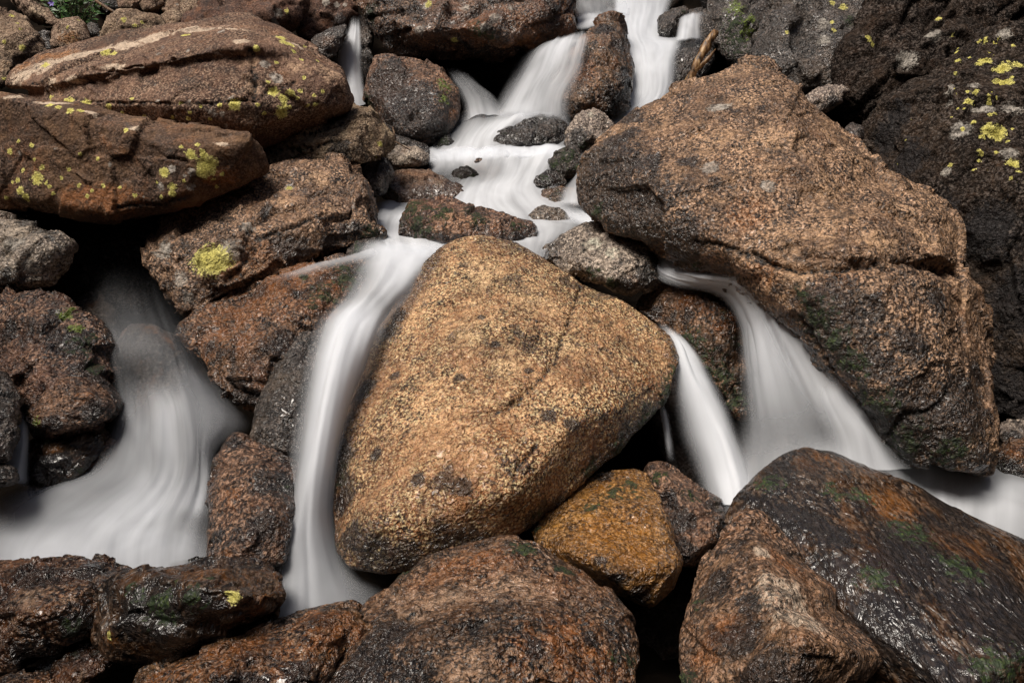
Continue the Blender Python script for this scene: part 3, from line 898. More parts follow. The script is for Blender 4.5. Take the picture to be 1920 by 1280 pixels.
# ------------------------------------------------------------------ boulders
# --- the pale boulder in the middle
boulder('boulder', 'largest tan granite boulder, rounded and triangular, in the middle of the stream', 2.87,
    [(862,452),(905,446),(975,455),(1020,478),(1075,520),(1160,555),(1220,600),(1262,635),(1280,682),(1274,730),(1240,778),
     (1160,852),(1080,925),(990,990),(900,1035),(800,1056),(720,1072),(655,1064),(630,1035),(618,960),(616,880),(640,790),(685,700),(710,612),(760,540),(800,490),(830,462)],
    [(900,540,.12),(1000,600,.17),(1120,660,.2),(1200,700,.14),(1090,790,.29),(960,830,.31),(820,820,.28),(735,800,.2),(970,920,.24),(800,970,.19),(700,985,.14),(670,900,.12),(800,620,.15)],
    t=.62, mat='tan', ky=-.15, rnd=6, chips=2, chip=.015, amp=.9, fac=0.12,
    paint=[('black',635,860,60),('black',680,730,45),('black',725,620,40),('black',1180,830,70),('black',1255,750,50),('black',1130,900,90),('black',1010,985,80),('black',1220,800,60),('black',860,1030,90),('black',700,1040,80),('black',645,930,50),('rust',1150,800,110),('rust',1000,930,110),('black',655,1010,60),('black',640,900,34),('black',1170,860,50),('black',640,830,26),('black',1050,960,50),('black',900,1030,50),('black',760,1050,60),('black',690,720,28),('black',745,590,28),  # black and rust along the lower edges also paint its shade
           ('black',1030,775,26),('black',1075,790,26),('black',990,690,14),('black',780,895,26),('black',870,910,26),('black',740,700,18),('black',860,705,18),('black',930,640,14),('black',900,590,12),('black',700,850,24),('black',830,990,30),
           ('rust',1100,800,70),('rust',1180,770,60),('rust',1010,890,80),('rust',900,960,70),('rust',1210,700,50),('rust',760,1000,60),('rust',930,810,40),
           ('moss',1255,740,52),('moss',1215,790,52),('moss',1165,840,44),('moss',1110,885,36),('moss',1270,700,36),('moss',1010,965,26),
           ('pale',900,510,80),('pale',1000,560,70),('pale',880,620,70),('pale',950,680,60),('pale',1060,640,60)],
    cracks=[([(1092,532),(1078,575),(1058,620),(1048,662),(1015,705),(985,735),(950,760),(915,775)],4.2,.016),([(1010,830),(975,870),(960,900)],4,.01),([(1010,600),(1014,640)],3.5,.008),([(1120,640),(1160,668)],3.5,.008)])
# --- the layered boulder upper left
boulder('boulder', 'upper slab of the split red brown boulder, pale lichen crest', 4.0,
    [(10,165),(22,135),(70,103),(150,82),(250,57),(340,42),(420,34),(470,28),(492,44),(560,72),(602,93,.04),(598,107,.12),(520,110,.3),(480,97,.4),(440,95,.42),(360,107,.41),(270,123,.38),(180,142,.33),(75,168,.16)],
    [(75,158,.17),(180,134,.37),(270,114,.43),(360,99,.46),(440,88,.47),(480,90,.45),(520,103,.36),(400,60,.26),(250,85,.24)],
    t=.75, extra=[([(30,195),(75,162),(180,137),(300,112),(440,88),(480,90),(560,98),(604,98),(645,130),(664,185),(655,207),(600,240),(520,262),(490,285),(330,300),(150,270),(50,220)],[(180,150,.27),(300,127,.36),(440,103,.385),(474,105,.385),(486,112,.35),(560,118,.29),(640,150,.2),(650,190,.14),(480,188,.4),(486,200,.36),(300,190,.39),(160,190,.28),(560,215,.25),(480,245,.26)],.7)], mat='buff', ky=-.13, rnd=1, chips=4, chip=.015, amp=.6, fac=.45,
    paint=[('cream',45,135,34,1.6),('cream',90,118,38,2),('cream',150,100,40,2),('cream',220,82,40,2),('cream',300,66,40,2),('cream',370,52,36,2),('cream',430,48,30,2),('cream',130,150,14,3),('cream',90,158,16,2),('cream',210,120,12,3),('cream',455,70,24),('pale',470,110,26),('pale',620,130,40),('pale',470,160,26),('pale',560,120,40),('cream',560,82,14,2),
           ('rust',110,100,30,2),('rust',45,120,20)]+
      [('lichen',x,y,r*1.45) for x,y,r in [(201,202,6),(192,212,5),(314,235,5),(334,239,6.5),(323,226,3),(353,225,4.5),(354,215,3),(394,227,4),(396,248,4),(400,252,3),(416,252,3),(414,199,5),(441,199,11),(516,170,10),(535,184,9),(549,170,8),(565,167,5),(532,213,12),(537,197,5),(485,199,4),(596,200,6),(575,203,3),(523,117,4),(540,78,14),(529,67,9),(485,93,7),(350,62,8),(573,142,3),(569,108,2),(89,179,7),(126,190,9),(153,195,9),(226,214,3),(270,222,3),(300,248,2.5),(372,240,3),(376,206,2.5),(340,190,2),(500,215,3),(560,186,3),(548,200,3),(590,180,2.5),(610,170,2.5),(505,150,3),(556,96,5),(575,85,4),(600,112,3),(84,117,9),(197,97,9),(215,95,6),(120,188,8),(244,182,2)]]+
      [('grey_lichen',x,y,r*1.4) for x,y,r in [(265,131,6),(292,195,6),(315,201,4),(352,190,4),(401,215,8),(416,219,6),(430,179,7),(421,239,5),(498,117,11),(521,142,14),(291,155,3),(350,91,5),(412,55,9),(295,97,6)]],
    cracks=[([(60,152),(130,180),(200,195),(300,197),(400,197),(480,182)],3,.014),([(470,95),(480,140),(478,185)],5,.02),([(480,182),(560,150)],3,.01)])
boulder('boulder', 'lower slab of the split red brown boulder, dotted with yellow lichen', 3.5,
    [(-90,165,.1),(0,168,.13),(60,178,.15),(130,197,.16),(190,217,.17),(250,238,.17),(330,262,.17),(400,262,.15),(480,256,.14),(500,286,.1),(506,322,.06),(440,358,.08),(330,402,.1),(215,414,.1),(100,402,.1),(0,390,.08),(-90,380,.05)],
    [(30,185,.2),(190,232,.24),(320,277,.25),(430,275,.2),(484,290,.13),(480,322,.1),(320,380,.19),(210,395,.19),(40,370,.16)],
    t=.7, mat='red', ky=0, rnd=1, chips=1, chip=.01, amp=0.7, fac=0.4,
    paint=[('cream',100,190,10,5),('cream',180,214,9,4),('cream',260,240,8,4),('cream',30,176,9,4),('cream',420,266,6,4),('rust',180,380,40,3),('rust',420,340,30,2)]+
      [('lichen',x,y,r*1.45) for x,y,r in [(13.5,284,6),(56,269,5),(66,333,12),(76,316,5),(28,337,5),(32,358,8),(47,373,7),(99,365,3),(149,349,3),(168,357,3),(190,345,4),(357,293,9),(364,294,7),(390,313,18),(384,325,12),(398,308,13),(386,294,8),(382,286,5),(307,326,9),(323,354,7),(325,366,7),(341,273,3),(374,268,2.5),(405,340,5),(149,292,2.5),(126,321,2),(10,375,3),(83,341,2.5),(62,342,4),(95,192,7),(130,203,7),(155,205,6),(110,196,6),(235,240,5),(20,340,3),(40,318,2.5),(52,380,2.5),(90,352,2.5),(110,335,2),(160,370,2),(220,352,2.5),(250,370,2),(290,345,2.5),(300,372,2),(345,345,3),(372,330,3),(410,352,2.5),(420,330,2),(60,300,2.5),(30,262,2.5),(180,300,2)]]+
      [('grey_lichen',x,y,r*1.4) for x,y,r in [(36,291,5),(207,305,6),(323,320,8),(364,326,9),(296,353,9),(361,352,9),(269,374,3),(100,280,2),(350,333,4)]],
    cracks=[([(215,392),(300,388),(360,370)],4,.012)])
boulder('boulder', 'brown cracked block wedged under the right end of the split boulder', 3.85,
    [(430,262),(488,240),(600,232),(665,192),(692,196),(722,240),(730,265),(716,292),(680,302),(610,300),(540,310),(500,325),(440,330)],
    [(540,262,.1),(640,240,.1),(690,235,.08),(690,275,.07),(600,280,.1)], t=.5, mat='stone', ky=-.1, rnd=1, chips=14, chip=.035, amp=1.6,
    paint=[('lichen',573,252,10),('lichen',597,240,12),('lichen',612,232,8),('lichen',717,270,8),('black',640,285,40),('moss',560,292,26)],
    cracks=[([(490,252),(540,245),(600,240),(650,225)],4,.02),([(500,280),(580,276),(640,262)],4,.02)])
boulder('boulder', 'brown boulder below the split slabs with one white lichen spot and a yellow patch', 3.48,
    [(268,460),(300,425),(400,380),(492,345),(520,305),(560,290),(640,276),(668,300),(682,350),(694,390),(720,428),(714,447),(640,476),(560,497),(480,517),(400,557),(345,594),(322,560),(310,530),(280,503)],
    [(330,450,.1),(400,430,.15),(470,400,.16),(560,340,.15),(640,320,.12),(650,380,.17),(560,420,.19),(470,455,.18),(390,500,.13),(345,550,.06),(640,440,.12)],
    t=.6, mat='pinky', ky=-.14, rnd=1, amp=1.5, chips=8, chip=.03,
    paint=[('grey_lichen',541,349,13),('lichen',541,349,9),('lichen',392,485,42,1.4),('grey_lichen',425,470,34,1.5),('grey_lichen',335,520,25),('grey_lichen',300,470,28),('grey_lichen',470,420,22),('grey_lichen',350,560,16),
           ('black',560,470,50,1.6),('black',660,430,40),('black',620,460,40),('moss',700,440,28),('rust',500,480,50,1.5),('rust',440,500,40),('black',500,390,25),('pale',600,330,40),('pale',530,375,30),('pale',620,390,30)],
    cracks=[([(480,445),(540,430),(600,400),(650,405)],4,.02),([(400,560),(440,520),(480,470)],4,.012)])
boulder('rock', 'small dark blocky rock tucked beside the brown boulder above the pool', 3.95,
    [(674,305),(720,292),(739,315),(736,336),(716,366),(692,372),(682,345)], [(705,312,.05),(715,335,.06),(695,345,.05)], t=.25, mat='dark', rnd=1, cat='rock', chips=8, chip=.05, paint=[('pale',700,302,10)])
boulder('rock', 'flat grey slab stone above the reddish slab at the pool edge', 4.45,
    [(720,288),(748,272),(790,278),(804,295),(800,309),(760,313),(733,309)], [(755,285,.06),(780,293,.06)], t=.25, mat='grey', rnd=1, chips=14, chip=.035, cat='rock')
boulder('rock', 'thin dark shard lying behind the flat grey slab stone', 4.62,
    [(700,240),(750,252),(800,272),(823,290),(812,297),(770,282),(720,270)], [(760,266,.05)], t=.25, mat='dark', rnd=1, chips=14, chip=.035, cat='rock')
boulder('rock', 'smooth reddish slab half under water at the left of the cascade', 4.17,
    [(716,372),(720,348),(745,318),(800,316),(850,340),(876,365),(860,385),(780,392)], [(770,335,.06),(820,352,.07),(760,360,.08)], t=.25, mat='buff', ky=-.2, rnd=3, cat='rock', amp=.6)
boulder('boulder', 'dark rounded boulder with a moss tuft under the overhanging block', 4.85,
    [(672,185),(690,140),(705,105),(725,97),(780,108),(830,138),(857,165),(869,200),(864,227),(832,252),(800,268),(755,262),(718,238),(688,208)],
    [(740,135,.14),(800,160,.16),(840,190,.12),(790,225,.2),(730,190,.18),(760,245,.12)], t=.5, fac=0.6, mat='russet', ky=-.13, rnd=1, chips=8, chip=0.05, amp=1.0,
    paint=[('black',760,200,120),('black',720,150,80),('black',800,230,80),('bright_moss',838,160,24),('bright_moss',840,185,20),('moss',690,195,26),('rust',740,150,50),('rust',855,215,20),('pale',780,130,16)])
boulder('boulder', 'broad brown boulder overhanging the dark hollow at the top', 5.2,
    [(668,-70),(673,30),(690,68),(720,94),(800,108),(880,100),(960,113),(1000,92),(1068,62),(1084,20),(1090,-70)],
    [(720,20,.25),(800,50,.35),(900,50,.4),(980,70,.3),(1040,20,.25),(880,-40,.3)], t=.9, mat='brown', ky=-.1, rnd=1, amp=2.0, chips=8, chip=.03,
    paint=[('grey_lichen',870,10,12),('grey_lichen',795,8,12),('grey_lichen',905,55,14),('grey_lichen',780,60,20),('grey_lichen',930,30,14),('grey_lichen',960,12,10),('lichen',850,80,10),('lichen',800,5,10),('black',760,95,60),('black',690,30,30),('moss',690,30,30),('rust',980,80,60),('rust',900,75,60),('moss',900,70,40)],
    strata=((-.3,0,1),.16,.05))
boulder('boulder', 'pointed upright brown boulder the main fall parts around', 4.95,
    [(1035,222),(1042,130),(1058,90),(1108,55),(1138,27),(1160,28),(1172,65),(1186,110),(1195,150),(1190,182),(1162,218),(1120,232),(1075,230)],
    [(1100,110,.2),(1145,70,.15),(1160,140,.2),(1100,180,.22),(1060,140,.12)], t=.45, mat='brown', ky=-.12, rnd=3, amp=1.4,
    paint=[('black',1180,150,40),('black',1140,50,30),('black',1165,80,34),('black',1150,190,34),('pale',1070,170,40),('rust',1080,130,50)])
boulder('rock', 'dark jagged rock standing inside the top fall', 5.45,
    [(1232,76),(1234,30),(1262,17),(1288,10),(1292,32),(1272,62),(1258,78)], [(1255,45,.08),(1270,30,.08)], t=.3, mat='dark', rnd=1, chips=14, chip=.035, cat='rock', amp=1.4, paint=[('moss',1285,20,12)])
boulder('rock', 'dark rounded rock right of the main fall behind the broken stick', 5.2,
    [(1250,172),(1252,108),(1268,80),(1300,68),(1328,72),(1342,110),(1315,155),(1290,175)], [(1290,105,.14),(1280,140,.15)], t=.4, mat='dark', rnd=4, cat='rock')
boulder('rock', 'dark wet ledge behind the thin veil at the top of the fall', 6.1,
    [(1070,-40),(1175,-40),(1180,20),(1170,45),(1085,48),(1072,20)], [(1120,0,.1)], t=.5, mat='drowned', rnd=2, cat='rock', vox=2)
boulder('rock', 'dark wet stone behind the fall at the top edge', 6.2,
    [(1215,-50),(1275,-50),(1285,10),(1262,24),(1225,14)], [(1245,-20,.1)], t=.5, mat='drowned', rnd=1, chips=14, chip=.035, cat='rock', vox=2)
boulder('rock', 'dark wet rock right of the top fall under the thin side spill', 5.6,
    [(1268,34),(1300,16),(1345,10),(1365,60),(1340,95),(1275,90)], [(1310,45,.1)], t=.5, mat='dark', rnd=1, chips=14, chip=.035, cat='rock', vox=2)
boulder('rock', 'grey low rock in the upper pool below the fan of water', 4.62,
    [(914,272),(930,246),(980,226),(1010,217),(1046,214),(1069,234),(1074,256),(1060,278),(980,284)], [(985,245,.1),(1040,235,.1),(1000,265,.12)], t=.3, mat='dark', ky=-.16, rnd=4, cat='rock', cracks=[([(1002,222),(1004,250),(1000,272)],4,.02)])
boulder('rock', 'small mossy dark rock at the left end of the upper pool', 4.72,
    [(804,282),(814,260),(838,249),(856,264),(862,282),(835,288)], [(835,266,.05)], t=.2, mat='dark', rnd=2, cat='rock', paint=[('moss',835,262,22)])
boulder('rock', 'grey wet rock behind the veil left of the fan', 4.95,
    [(852,255),(866,210),(890,198),(918,204),(912,235),(890,258)], [(885,225,.08)], t=.3, mat='drowned', rnd=1, chips=14, chip=.035, cat='rock')
boulder('rock', 'small rounded rock drowned at the foot of the fan', 4.95,
    [(922,228),(930,208),(950,204),(968,215),(966,232)], [(947,215,.05)], t=.2, mat='drowned', rnd=3, cat='rock')
boulder('rock', 'flat dark stone at the lip of the upper pool', 4.6,
    [(826,297),(848,280),(884,275),(896,286),(870,296)], [(860,284,.03)], t=.15, mat='dark', rnd=1, chips=14, chip=.035, cat='rock')
boulder('rock', 'brown drowned rock in the middle of the cascade', 4.42,
    [(855,330),(875,298),(915,296),(945,318),(930,345),(880,350)], [(900,312,.05)], t=.2, mat='pinky', rnd=4, cat='rock')
boulder('rock', 'grey drowned rock with white bubbles in the cascade', 4.31,
    [(838,350),(850,318),(880,310),(905,328),(900,352),(870,362)], [(872,325,.05)], t=.2, mat='drowned', rnd=4, cat='rock')
boulder('rock', 'craggy dark rock on the right bank of the cascade', 4.4,
    [(1056,282),(1062,250),(1080,225),(1103,202),(1122,204),(1152,238),(1154,258),(1112,284),(1080,292)], [(1090,235,.07),(1115,225,.05),(1110,260,.08)], t=.35, mat='grey', rnd=1, cat='rock', amp=2, chips=14, chip=.06, paint=[('black',1080,265,40),('pale',1110,210,14),('moss',1095,280,20)])
boulder('rock', 'green mossy dark rock below the craggy one on the right bank', 4.22,
    [(1024,308),(1045,284),(1078,278),(1108,298),(1100,330),(1050,334)], [(1060,300,.06),(1085,312,.06)], t=.3, mat='dark', rnd=1, cat='rock', amp=1.6, chips=10, chip=.05, paint=[('moss',1070,290,40),('moss',1090,310,24),('moss',1040,305,20)])
boulder('rock', 'small dark wet stone at the right water edge', 4.12,
    [(1000,340),(1020,319),(1050,325),(1066,345),(1040,358),(1008,354)], [(1032,335,.04)], t=.2, mat='dark', rnd=1, chips=14, chip=.035, cat='rock', paint=[('moss',1015,330,14)])
boulder('rock', 'brown wet rock behind the thin spill beside the large right boulder', 4.05,
    [(1004,378),(1015,352),(1060,350),(1092,360),(1095,388),(1040,396)], [(1045,368,.05)], t=.2, mat='pinky', rnd=1, chips=14, chip=.035, cat='rock')
# --- the large boulder on the right
boulder('boulder', 'largest boulder on the right, brown, peaked, with a broken lower face', 3.35,
    [(1090,340),(1094,295),(1120,262),(1150,242),(1168,222),(1192,193),(1250,162),(1300,148),(1345,132),(1375,108),(1405,91),(1440,94),(1461,115),(1469,142),(1500,175),(1540,210),(1592,246),(1622,281),(1657,332),(1700,400),(1640,520),(1500,560),(1400,540),(1330,522),(1260,492),(1200,452),(1130,422),(1092,388)],
    [(1210,240,.12),(1330,180,.17),(1420,130,.12),(1480,220,.26),(1570,290,.2),(1400,300,.34),(1250,340,.3),(1180,310,.17),(1330,440,.32),(1480,430,.4),(1590,420,.36),(1170,390,.12),(1500,515,.36),(1600,505,.36),(1400,500,.29),(1310,480,.2)],
    t=.85, mat='pinky', ky=-.115, kx=-.03, rnd=1, amp=1.1, chips=6, chip=.015, fac=0.55,
    extra=[([(1400,330),(1560,300),(1655,335),(1700,349),(1742,354),(1792,388),(1812,430),(1820,480),(1822,512),(1720,520),(1560,520),(1420,480)],
            [(1500,400,.42),(1650,400,.36),(1740,420,.28),(1770,480,.25),(1600,490,.42),(1450,460,.38)], .8),
           ([(1330,520),(1420,480),(1560,495),(1700,505),(1820,512),(1851,540),(1868,585),(1863,700),(1869,800),(1868,900),(1800,890),(1720,870),(1650,820),(1580,760),(1520,670),(1470,570),(1400,540)],
            [(1480,500,.37),(1600,495,.4),(1420,510,.28),(1740,530,.32),(1820,570,.2),(1800,700,.24),(1680,620,.34),(1560,580,.36),(1640,720,.24),(1740,810,.12),(1820,840,.06)], .8)],
    paint=[('black',1130,330,150),('black',1190,400,130),('black',1270,460,90),('black',1160,250,70),('black',1560,600,130),('black',1700,800,160),('black',1820,760,120),('black',1120,300,70),('black',1150,370,80),('black',1210,300,50),('black',1210,400,70),('black',1290,450,50),('black',1180,215,40),('black',1290,300,26,1.6),('black',1560,600,60),('black',1620,580,60),('black',1560,540,26),('black',1710,640,60),('black',1640,680,60),('black',1760,560,40),('black',1640,800,80),('black',1760,840,90),('black',1840,700,50),('black',1840,860,50),('black',1700,740,60),('black',1590,690,40),
           ('moss',1530,600,56),('moss',1560,640,44),('moss',1600,680,40),('moss',1650,760,44),('moss',1620,740,36),('moss',1700,830,60),('moss',1500,555,30),('moss',1780,850,50),('moss',1300,500,24),('moss',1120,395,24),
           ('grey_lichen',1330,310,26),('grey_lichen',1440,345,22),('grey_lichen',1350,195,24,1.6),
           ('pale',1500,270,60),('pale',1400,180,50),('pale',1440,250,60),('pale',1560,350,60),('pale',1700,390,50),('pale',1650,450,60,1.6),('pale',1340,260,50),('pale',1740,440,40),('pale',1500,520,40,2),('pale',1540,430,50),('rust',1430,515,40,2),('rust',1560,525,40,2),('rust',1400,400,60)],
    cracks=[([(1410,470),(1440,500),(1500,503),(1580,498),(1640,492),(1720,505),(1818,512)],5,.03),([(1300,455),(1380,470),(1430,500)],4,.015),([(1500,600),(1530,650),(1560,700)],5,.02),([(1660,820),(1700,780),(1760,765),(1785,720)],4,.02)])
boulder('boulder', 'angular pale grey boulder touching the upper right edge of the tan boulder', 3.33,
    [(1016,468),(1060,437),(1105,416),(1136,414),(1160,430),(1215,444),(1222,465),(1246,486),(1264,516),(1232,542),(1188,562),(1155,548),(1100,525),(1058,505),(1028,490)],
    [(1070,460,.08),(1130,432,.06),(1160,470,.13),(1210,470,.08),(1240,510,.06),(1180,520,.13),(1100,500,.1)], t=.4, mat='grey', ky=-.13, rnd=1, amp=1.0, chips=10, chip=.04,
    paint=[('black',1215,520,40),('black',1235,500,20),('black',1175,540,30),('moss',1110,515,24),('moss',1140,535,24),('rust',1190,530,24),('pale',1110,450,34),('pale',1190,450,30),('pale',1150,470,20)],
    cracks=[([(1100,430),(1090,460),(1110,490)],3,.01),([(1160,432),(1165,470),(1160,500)],3,.012)])
boulder('boulder', 'brown mossy boulder between the two right hand falls', 3.2,
    [(1192,578),(1210,553),(1260,529),(1300,521),(1332,525),(1372,560),(1402,600),(1409,636),(1396,682),(1399,732),(1392,790),(1368,765),(1330,695),(1288,645),(1228,606)],
    [(1260,565,.1),(1320,560,.13),(1370,610,.13),(1330,630,.12),(1365,700,.1)], t=.45, mat='brown', ky=-.13, rnd=3, amp=1.3,
    paint=[('moss',1290,640,44),('moss',1340,700,60),('moss',1375,745,56),('moss',1310,660,30),('moss',1400,630,24),('rust',1300,560,50),('rust',1360,590,40),('black',1280,590,26),('black',1220,580,30),('moss',1290,525,14)],
    cracks=[([(1320,545),(1330,600),(1350,650),(1375,690)],4,.015)])
boulder('rock', 'long low mossy rock lying across the middle pool', 3.6,
    [(752,445),(754,395),(770,371),(830,371),(900,389),(952,399),(998,414),(1010,436),(990,458),(880,466),(790,462)],
    [(790,395,.1),(860,410,.13),(950,420,.1),(900,440,.12),(800,435,.11)], t=.35, mat='russet', ky=-.14, rnd=2, cat='rock', amp=0.9,
    paint=[('moss',770,385,50),('moss',780,420,50),('moss',830,390,44),('moss',890,400,40),('moss',975,420,24),('moss',800,385,26),('moss',910,415,16),('rust',870,430,50),('rust',940,440,30),('pale',860,420,60),('pale',900,440,50),('pale',820,440,40)])
boulder('rock', 'small pale half drowned rock right of the long mossy rock', 3.86,
    [(986,405),(1010,384),(1050,391),(1076,410),(1050,428),(1005,428)], [(1030,398,.04)], t=.2, mat='grey', rnd=2, cat='rock')
boulder('rock', 'small mossy round rock at the top of the left channel', 3.42,
    [(648,474),(668,452),(700,446),(726,460),(712,484),(660,492)], [(685,462,.05)], t=.2, mat='dark', rnd=2, cat='rock', paint=[('moss',665,470,22),('moss',700,455,16)])
boulder('boulder', 'sloping wet orange brown boulder with a mossy ridge beside the left fall', 3.1,
    [(338,606),(360,586),(420,555),(480,530),(560,505),(640,489),(702,488),(720,505),(712,535),(670,565),(640,595),(565,606),(525,640),(508,700),(488,772),(440,764),(398,722),(364,662)],
    [(430,590,.1),(520,555,.12),(620,525,.1),(560,590,.14),(500,640,.13),(420,660,.1),(440,720,.06)], t=.45, mat='brown', ky=-.17, rnd=1, chips=14, chip=.035, amp=1.0,
    paint=[('moss',605,548,44),('moss',650,525,50),('moss',685,505,44),('moss',585,565,22),('moss',640,498,24),('moss',570,515,18),('rust',520,545,120,1.8),('rust',430,610,100),('rust',600,540,70),('rust',430,580,50),('rust',590,525,40),('black',390,650,26),('black',440,730,50),('black',560,545,14),('black',480,740,40),('pale',640,570,30),('pale',600,600,24)])
boulder('boulder', 'black wet upright slab left of the narrow left fall', 2.83,
    [(466,825),(488,745),(512,662),(526,610),(548,604),(620,602),(648,612),(640,700),(600,800),(570,850),(545,862),(500,850)],
    [(535,625,.05),(560,640,.08),(530,730,.08),(500,800,.06),(570,740,.08)], t=.3, fac=0.5, mat='dark', ky=-.16, rnd=1, amp=0.8, chips=8, chip=.04,
    paint=[('pale',600,608,18,2)], strata=None)
boulder('boulder', 'upright brown rock standing left of the foot of the left fall', 2.5,
    [(392,1060),(394,930),(408,850),(424,814),(446,813),(480,830),(530,848),(560,880),(560,990),(540,1050),(470,1075)],
    [(425,850,.05),(480,870,.1),(430,960,.07),(510,960,.1),(440,1040,.07)], t=.35, fac=0.6, mat='russet', ky=-.14, rnd=1, chips=14, chip=.035, amp=0.6,
    paint=[('black',440,830,30),('black',500,900,50),('black',500,980,50),('black',405,1000,26),('rust',430,920,30),('black',540,900,40),('rust',420,1040,20)])
# --- left edge
boulder('boulder', 'dull brown boulder at the left edge beside the black cave', 3.25,
    [(-80,400),(0,394),(50,408),(100,438),(127,474),(85,522),(0,548),(-80,540)], [(20,450,.1),(70,460,.1),(20,510,.1)], t=.5, mat='grey', rnd=1, chips=14, chip=.035, vox=2, amp=1.4,
    paint=[('grey_lichen',30,450,30),('grey_lichen',60,500,20),('black',90,430,40),('black',20,540,50),('black',60,410,40)])
boulder('boulder', 'tall dark leaning boulder with green moss left of the lower cascade', 2.85,
    [(-60,600),(0,572),(30,548),(80,550),(105,570),(150,588),(180,630),(206,690),(232,742),(218,785),(110,815),(60,770),(38,725),(-10,690),(-60,680)],
    [(40,590,.1),(75,640,.12),(60,710,.12),(120,620,.03),(150,700,.02),(180,740,.02)], t=.5, fac=1.3, mat='russet', ky=-.12, rnd=1, chips=14, chip=.035, amp=0.9, vox=2,
    paint=[('black',130,640,60),('black',170,700,70),('black',100,590,30),('black',120,760,70),('bright_moss',125,580,24),('bright_moss',145,610,18),('moss',160,640,40),('moss',185,690,34),('black',20,610,30)])
boulder('rock', 'small brown block jutting from under the tall leaning boulder', 2.6,
    [(50,770),(76,730),(110,712),(160,708),(196,735),(220,772),(180,790),(130,800),(80,818),(60,800)], [(110,740,.06),(160,735,.06),(90,780,.05)], t=.3, mat='russet', rnd=1, chips=14, chip=.035, cat='rock', vox=2,
    paint=[('bright_moss',66,800,20),('black',180,770,40),('black',100,790,30),('rust',160,745,26),('pale',122,745,16)])
boulder('rock', 'black and rust rock in the pool below the leaning boulder', 2.64,
    [(36,905),(42,850),(64,826),(100,815),(170,795),(206,812),(196,835),(150,872),(132,902),(80,918)], [(90,835,.05),(150,815,.04),(80,875,.07),(120,860,.06)], t=.3, mat='slick', rnd=1, chips=14, chip=.035, cat='rock', vox=2,
    paint=[('rust',100,832,30),('moss',85,822,20),('black',90,890,50),('black',120,860,30)])
boulder('rock', 'brown half drowned rock beside the black and rust rock', 2.72,
    [(150,880),(162,850),(185,825),(215,818),(225,840),(205,885),(180,900)], [(190,845,.04)], t=.2, mat='russet', rnd=2, cat='rock', vox=2)
boulder('rock', 'low dark rock awash under the black and rust rock', 2.6,
    [(46,925),(60,902),(120,900),(170,915),(190,930),(150,948),(80,952)], [(110,918,.04)], t=.2, mat='dark', rnd=1, chips=14, chip=.035, cat='rock', vox=2)
boulder('rock', 'black rock cut by the left edge above the side trickle', 2.5,
    [(-60,690),(0,685),(24,720),(40,760),(32,820),(5,865),(-60,870)], [(0,770,.05)], t=.3, mat='dark', rnd=1, chips=14, chip=.035, cat='rock', vox=2)
boulder('rock', 'small black rock at the left edge in the side trickle', 2.4,
    [(-60,862),(0,862),(28,878),(34,895),(10,915),(-60,925)], [(0,885,.05)], t=.2, mat='dark', rnd=1, chips=14, chip=.035, cat='rock', vox=2)
boulder('rock', 'dark wet rock under thin water inside the cave', 3.3,
    [(130,600),(150,560),(185,548),(215,580),(220,660),(200,700),(160,680)], [(180,600,.06)], t=.3, mat='drowned', rnd=1, chips=14, chip=.035, cat='rock', vox=2)
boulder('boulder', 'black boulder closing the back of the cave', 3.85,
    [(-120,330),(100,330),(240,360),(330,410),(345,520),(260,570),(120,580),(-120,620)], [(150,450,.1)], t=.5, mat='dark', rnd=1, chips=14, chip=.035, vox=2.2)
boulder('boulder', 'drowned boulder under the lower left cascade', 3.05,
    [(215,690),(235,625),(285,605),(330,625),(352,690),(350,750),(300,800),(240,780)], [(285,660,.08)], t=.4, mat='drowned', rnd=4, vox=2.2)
# --- bottom row
boulder('boulder', 'dark grey brown boulder in the bottom left corner', 2.08,
    [(-90,1065),(0,1058),(60,1052),(100,1049),(140,1042),(200,1052),(254,1064),(238,1100),(210,1180),(120,1225),(0,1262),(-90,1280)],
    [(40,1085,.08),(140,1065,.04),(200,1090,.07),(100,1140,.12),(0,1160,.12),(160,1180,.06)], t=.4, fac=0.6, mat='brown', ky=-.1, rnd=1, chips=14, chip=.035, amp=0.8,
    paint=[('black',170,1060,50),('black',60,1075,50,2),('black',150,1170,60),('black',60,1230,60),('moss',150,1180,36),('pale',60,1110,50),('pale',130,1120,30),('rust',30,1075,40,2)])
boulder('boulder', 'dark mossy boulder with a yellow corner below the left pool', 2.0,
    [(180,1195),(198,1130),(214,1090),(268,1060),(330,1058),(400,1054),(480,1048),(516,1062),(532,1090),(541,1118),(522,1156),(430,1198),(300,1232),(222,1222)],
    [(225,1105,.14),(270,1086,.15),(330,1096,.17),(400,1110,.19),(442,1118,.2),(480,1100,.13),(530,1095,.05),(430,1175,.08),(300,1190,.08),(230,1170,.08)], t=.4, fac=0.8, mat='slick', ky=-.08, rnd=1, chips=14, chip=.035, amp=0.7,
    paint=[('black',300,1140,80),('black',240,1150,60),('black',380,1150,70),('moss',300,1140,60),('moss',360,1120,40),('moss',250,1110,30),('moss',390,1080,20),('lichen',442,1118,20),('lichen',425,1112,10),('rust',490,1120,40),('rust',400,1065,60,2),('rust',470,1150,40),('lichen',200,1190,12),('rust',205,1195,24)],
    cracks=[([(220,1105),(270,1088),(330,1096),(400,1112),(440,1120)],4,.006)])
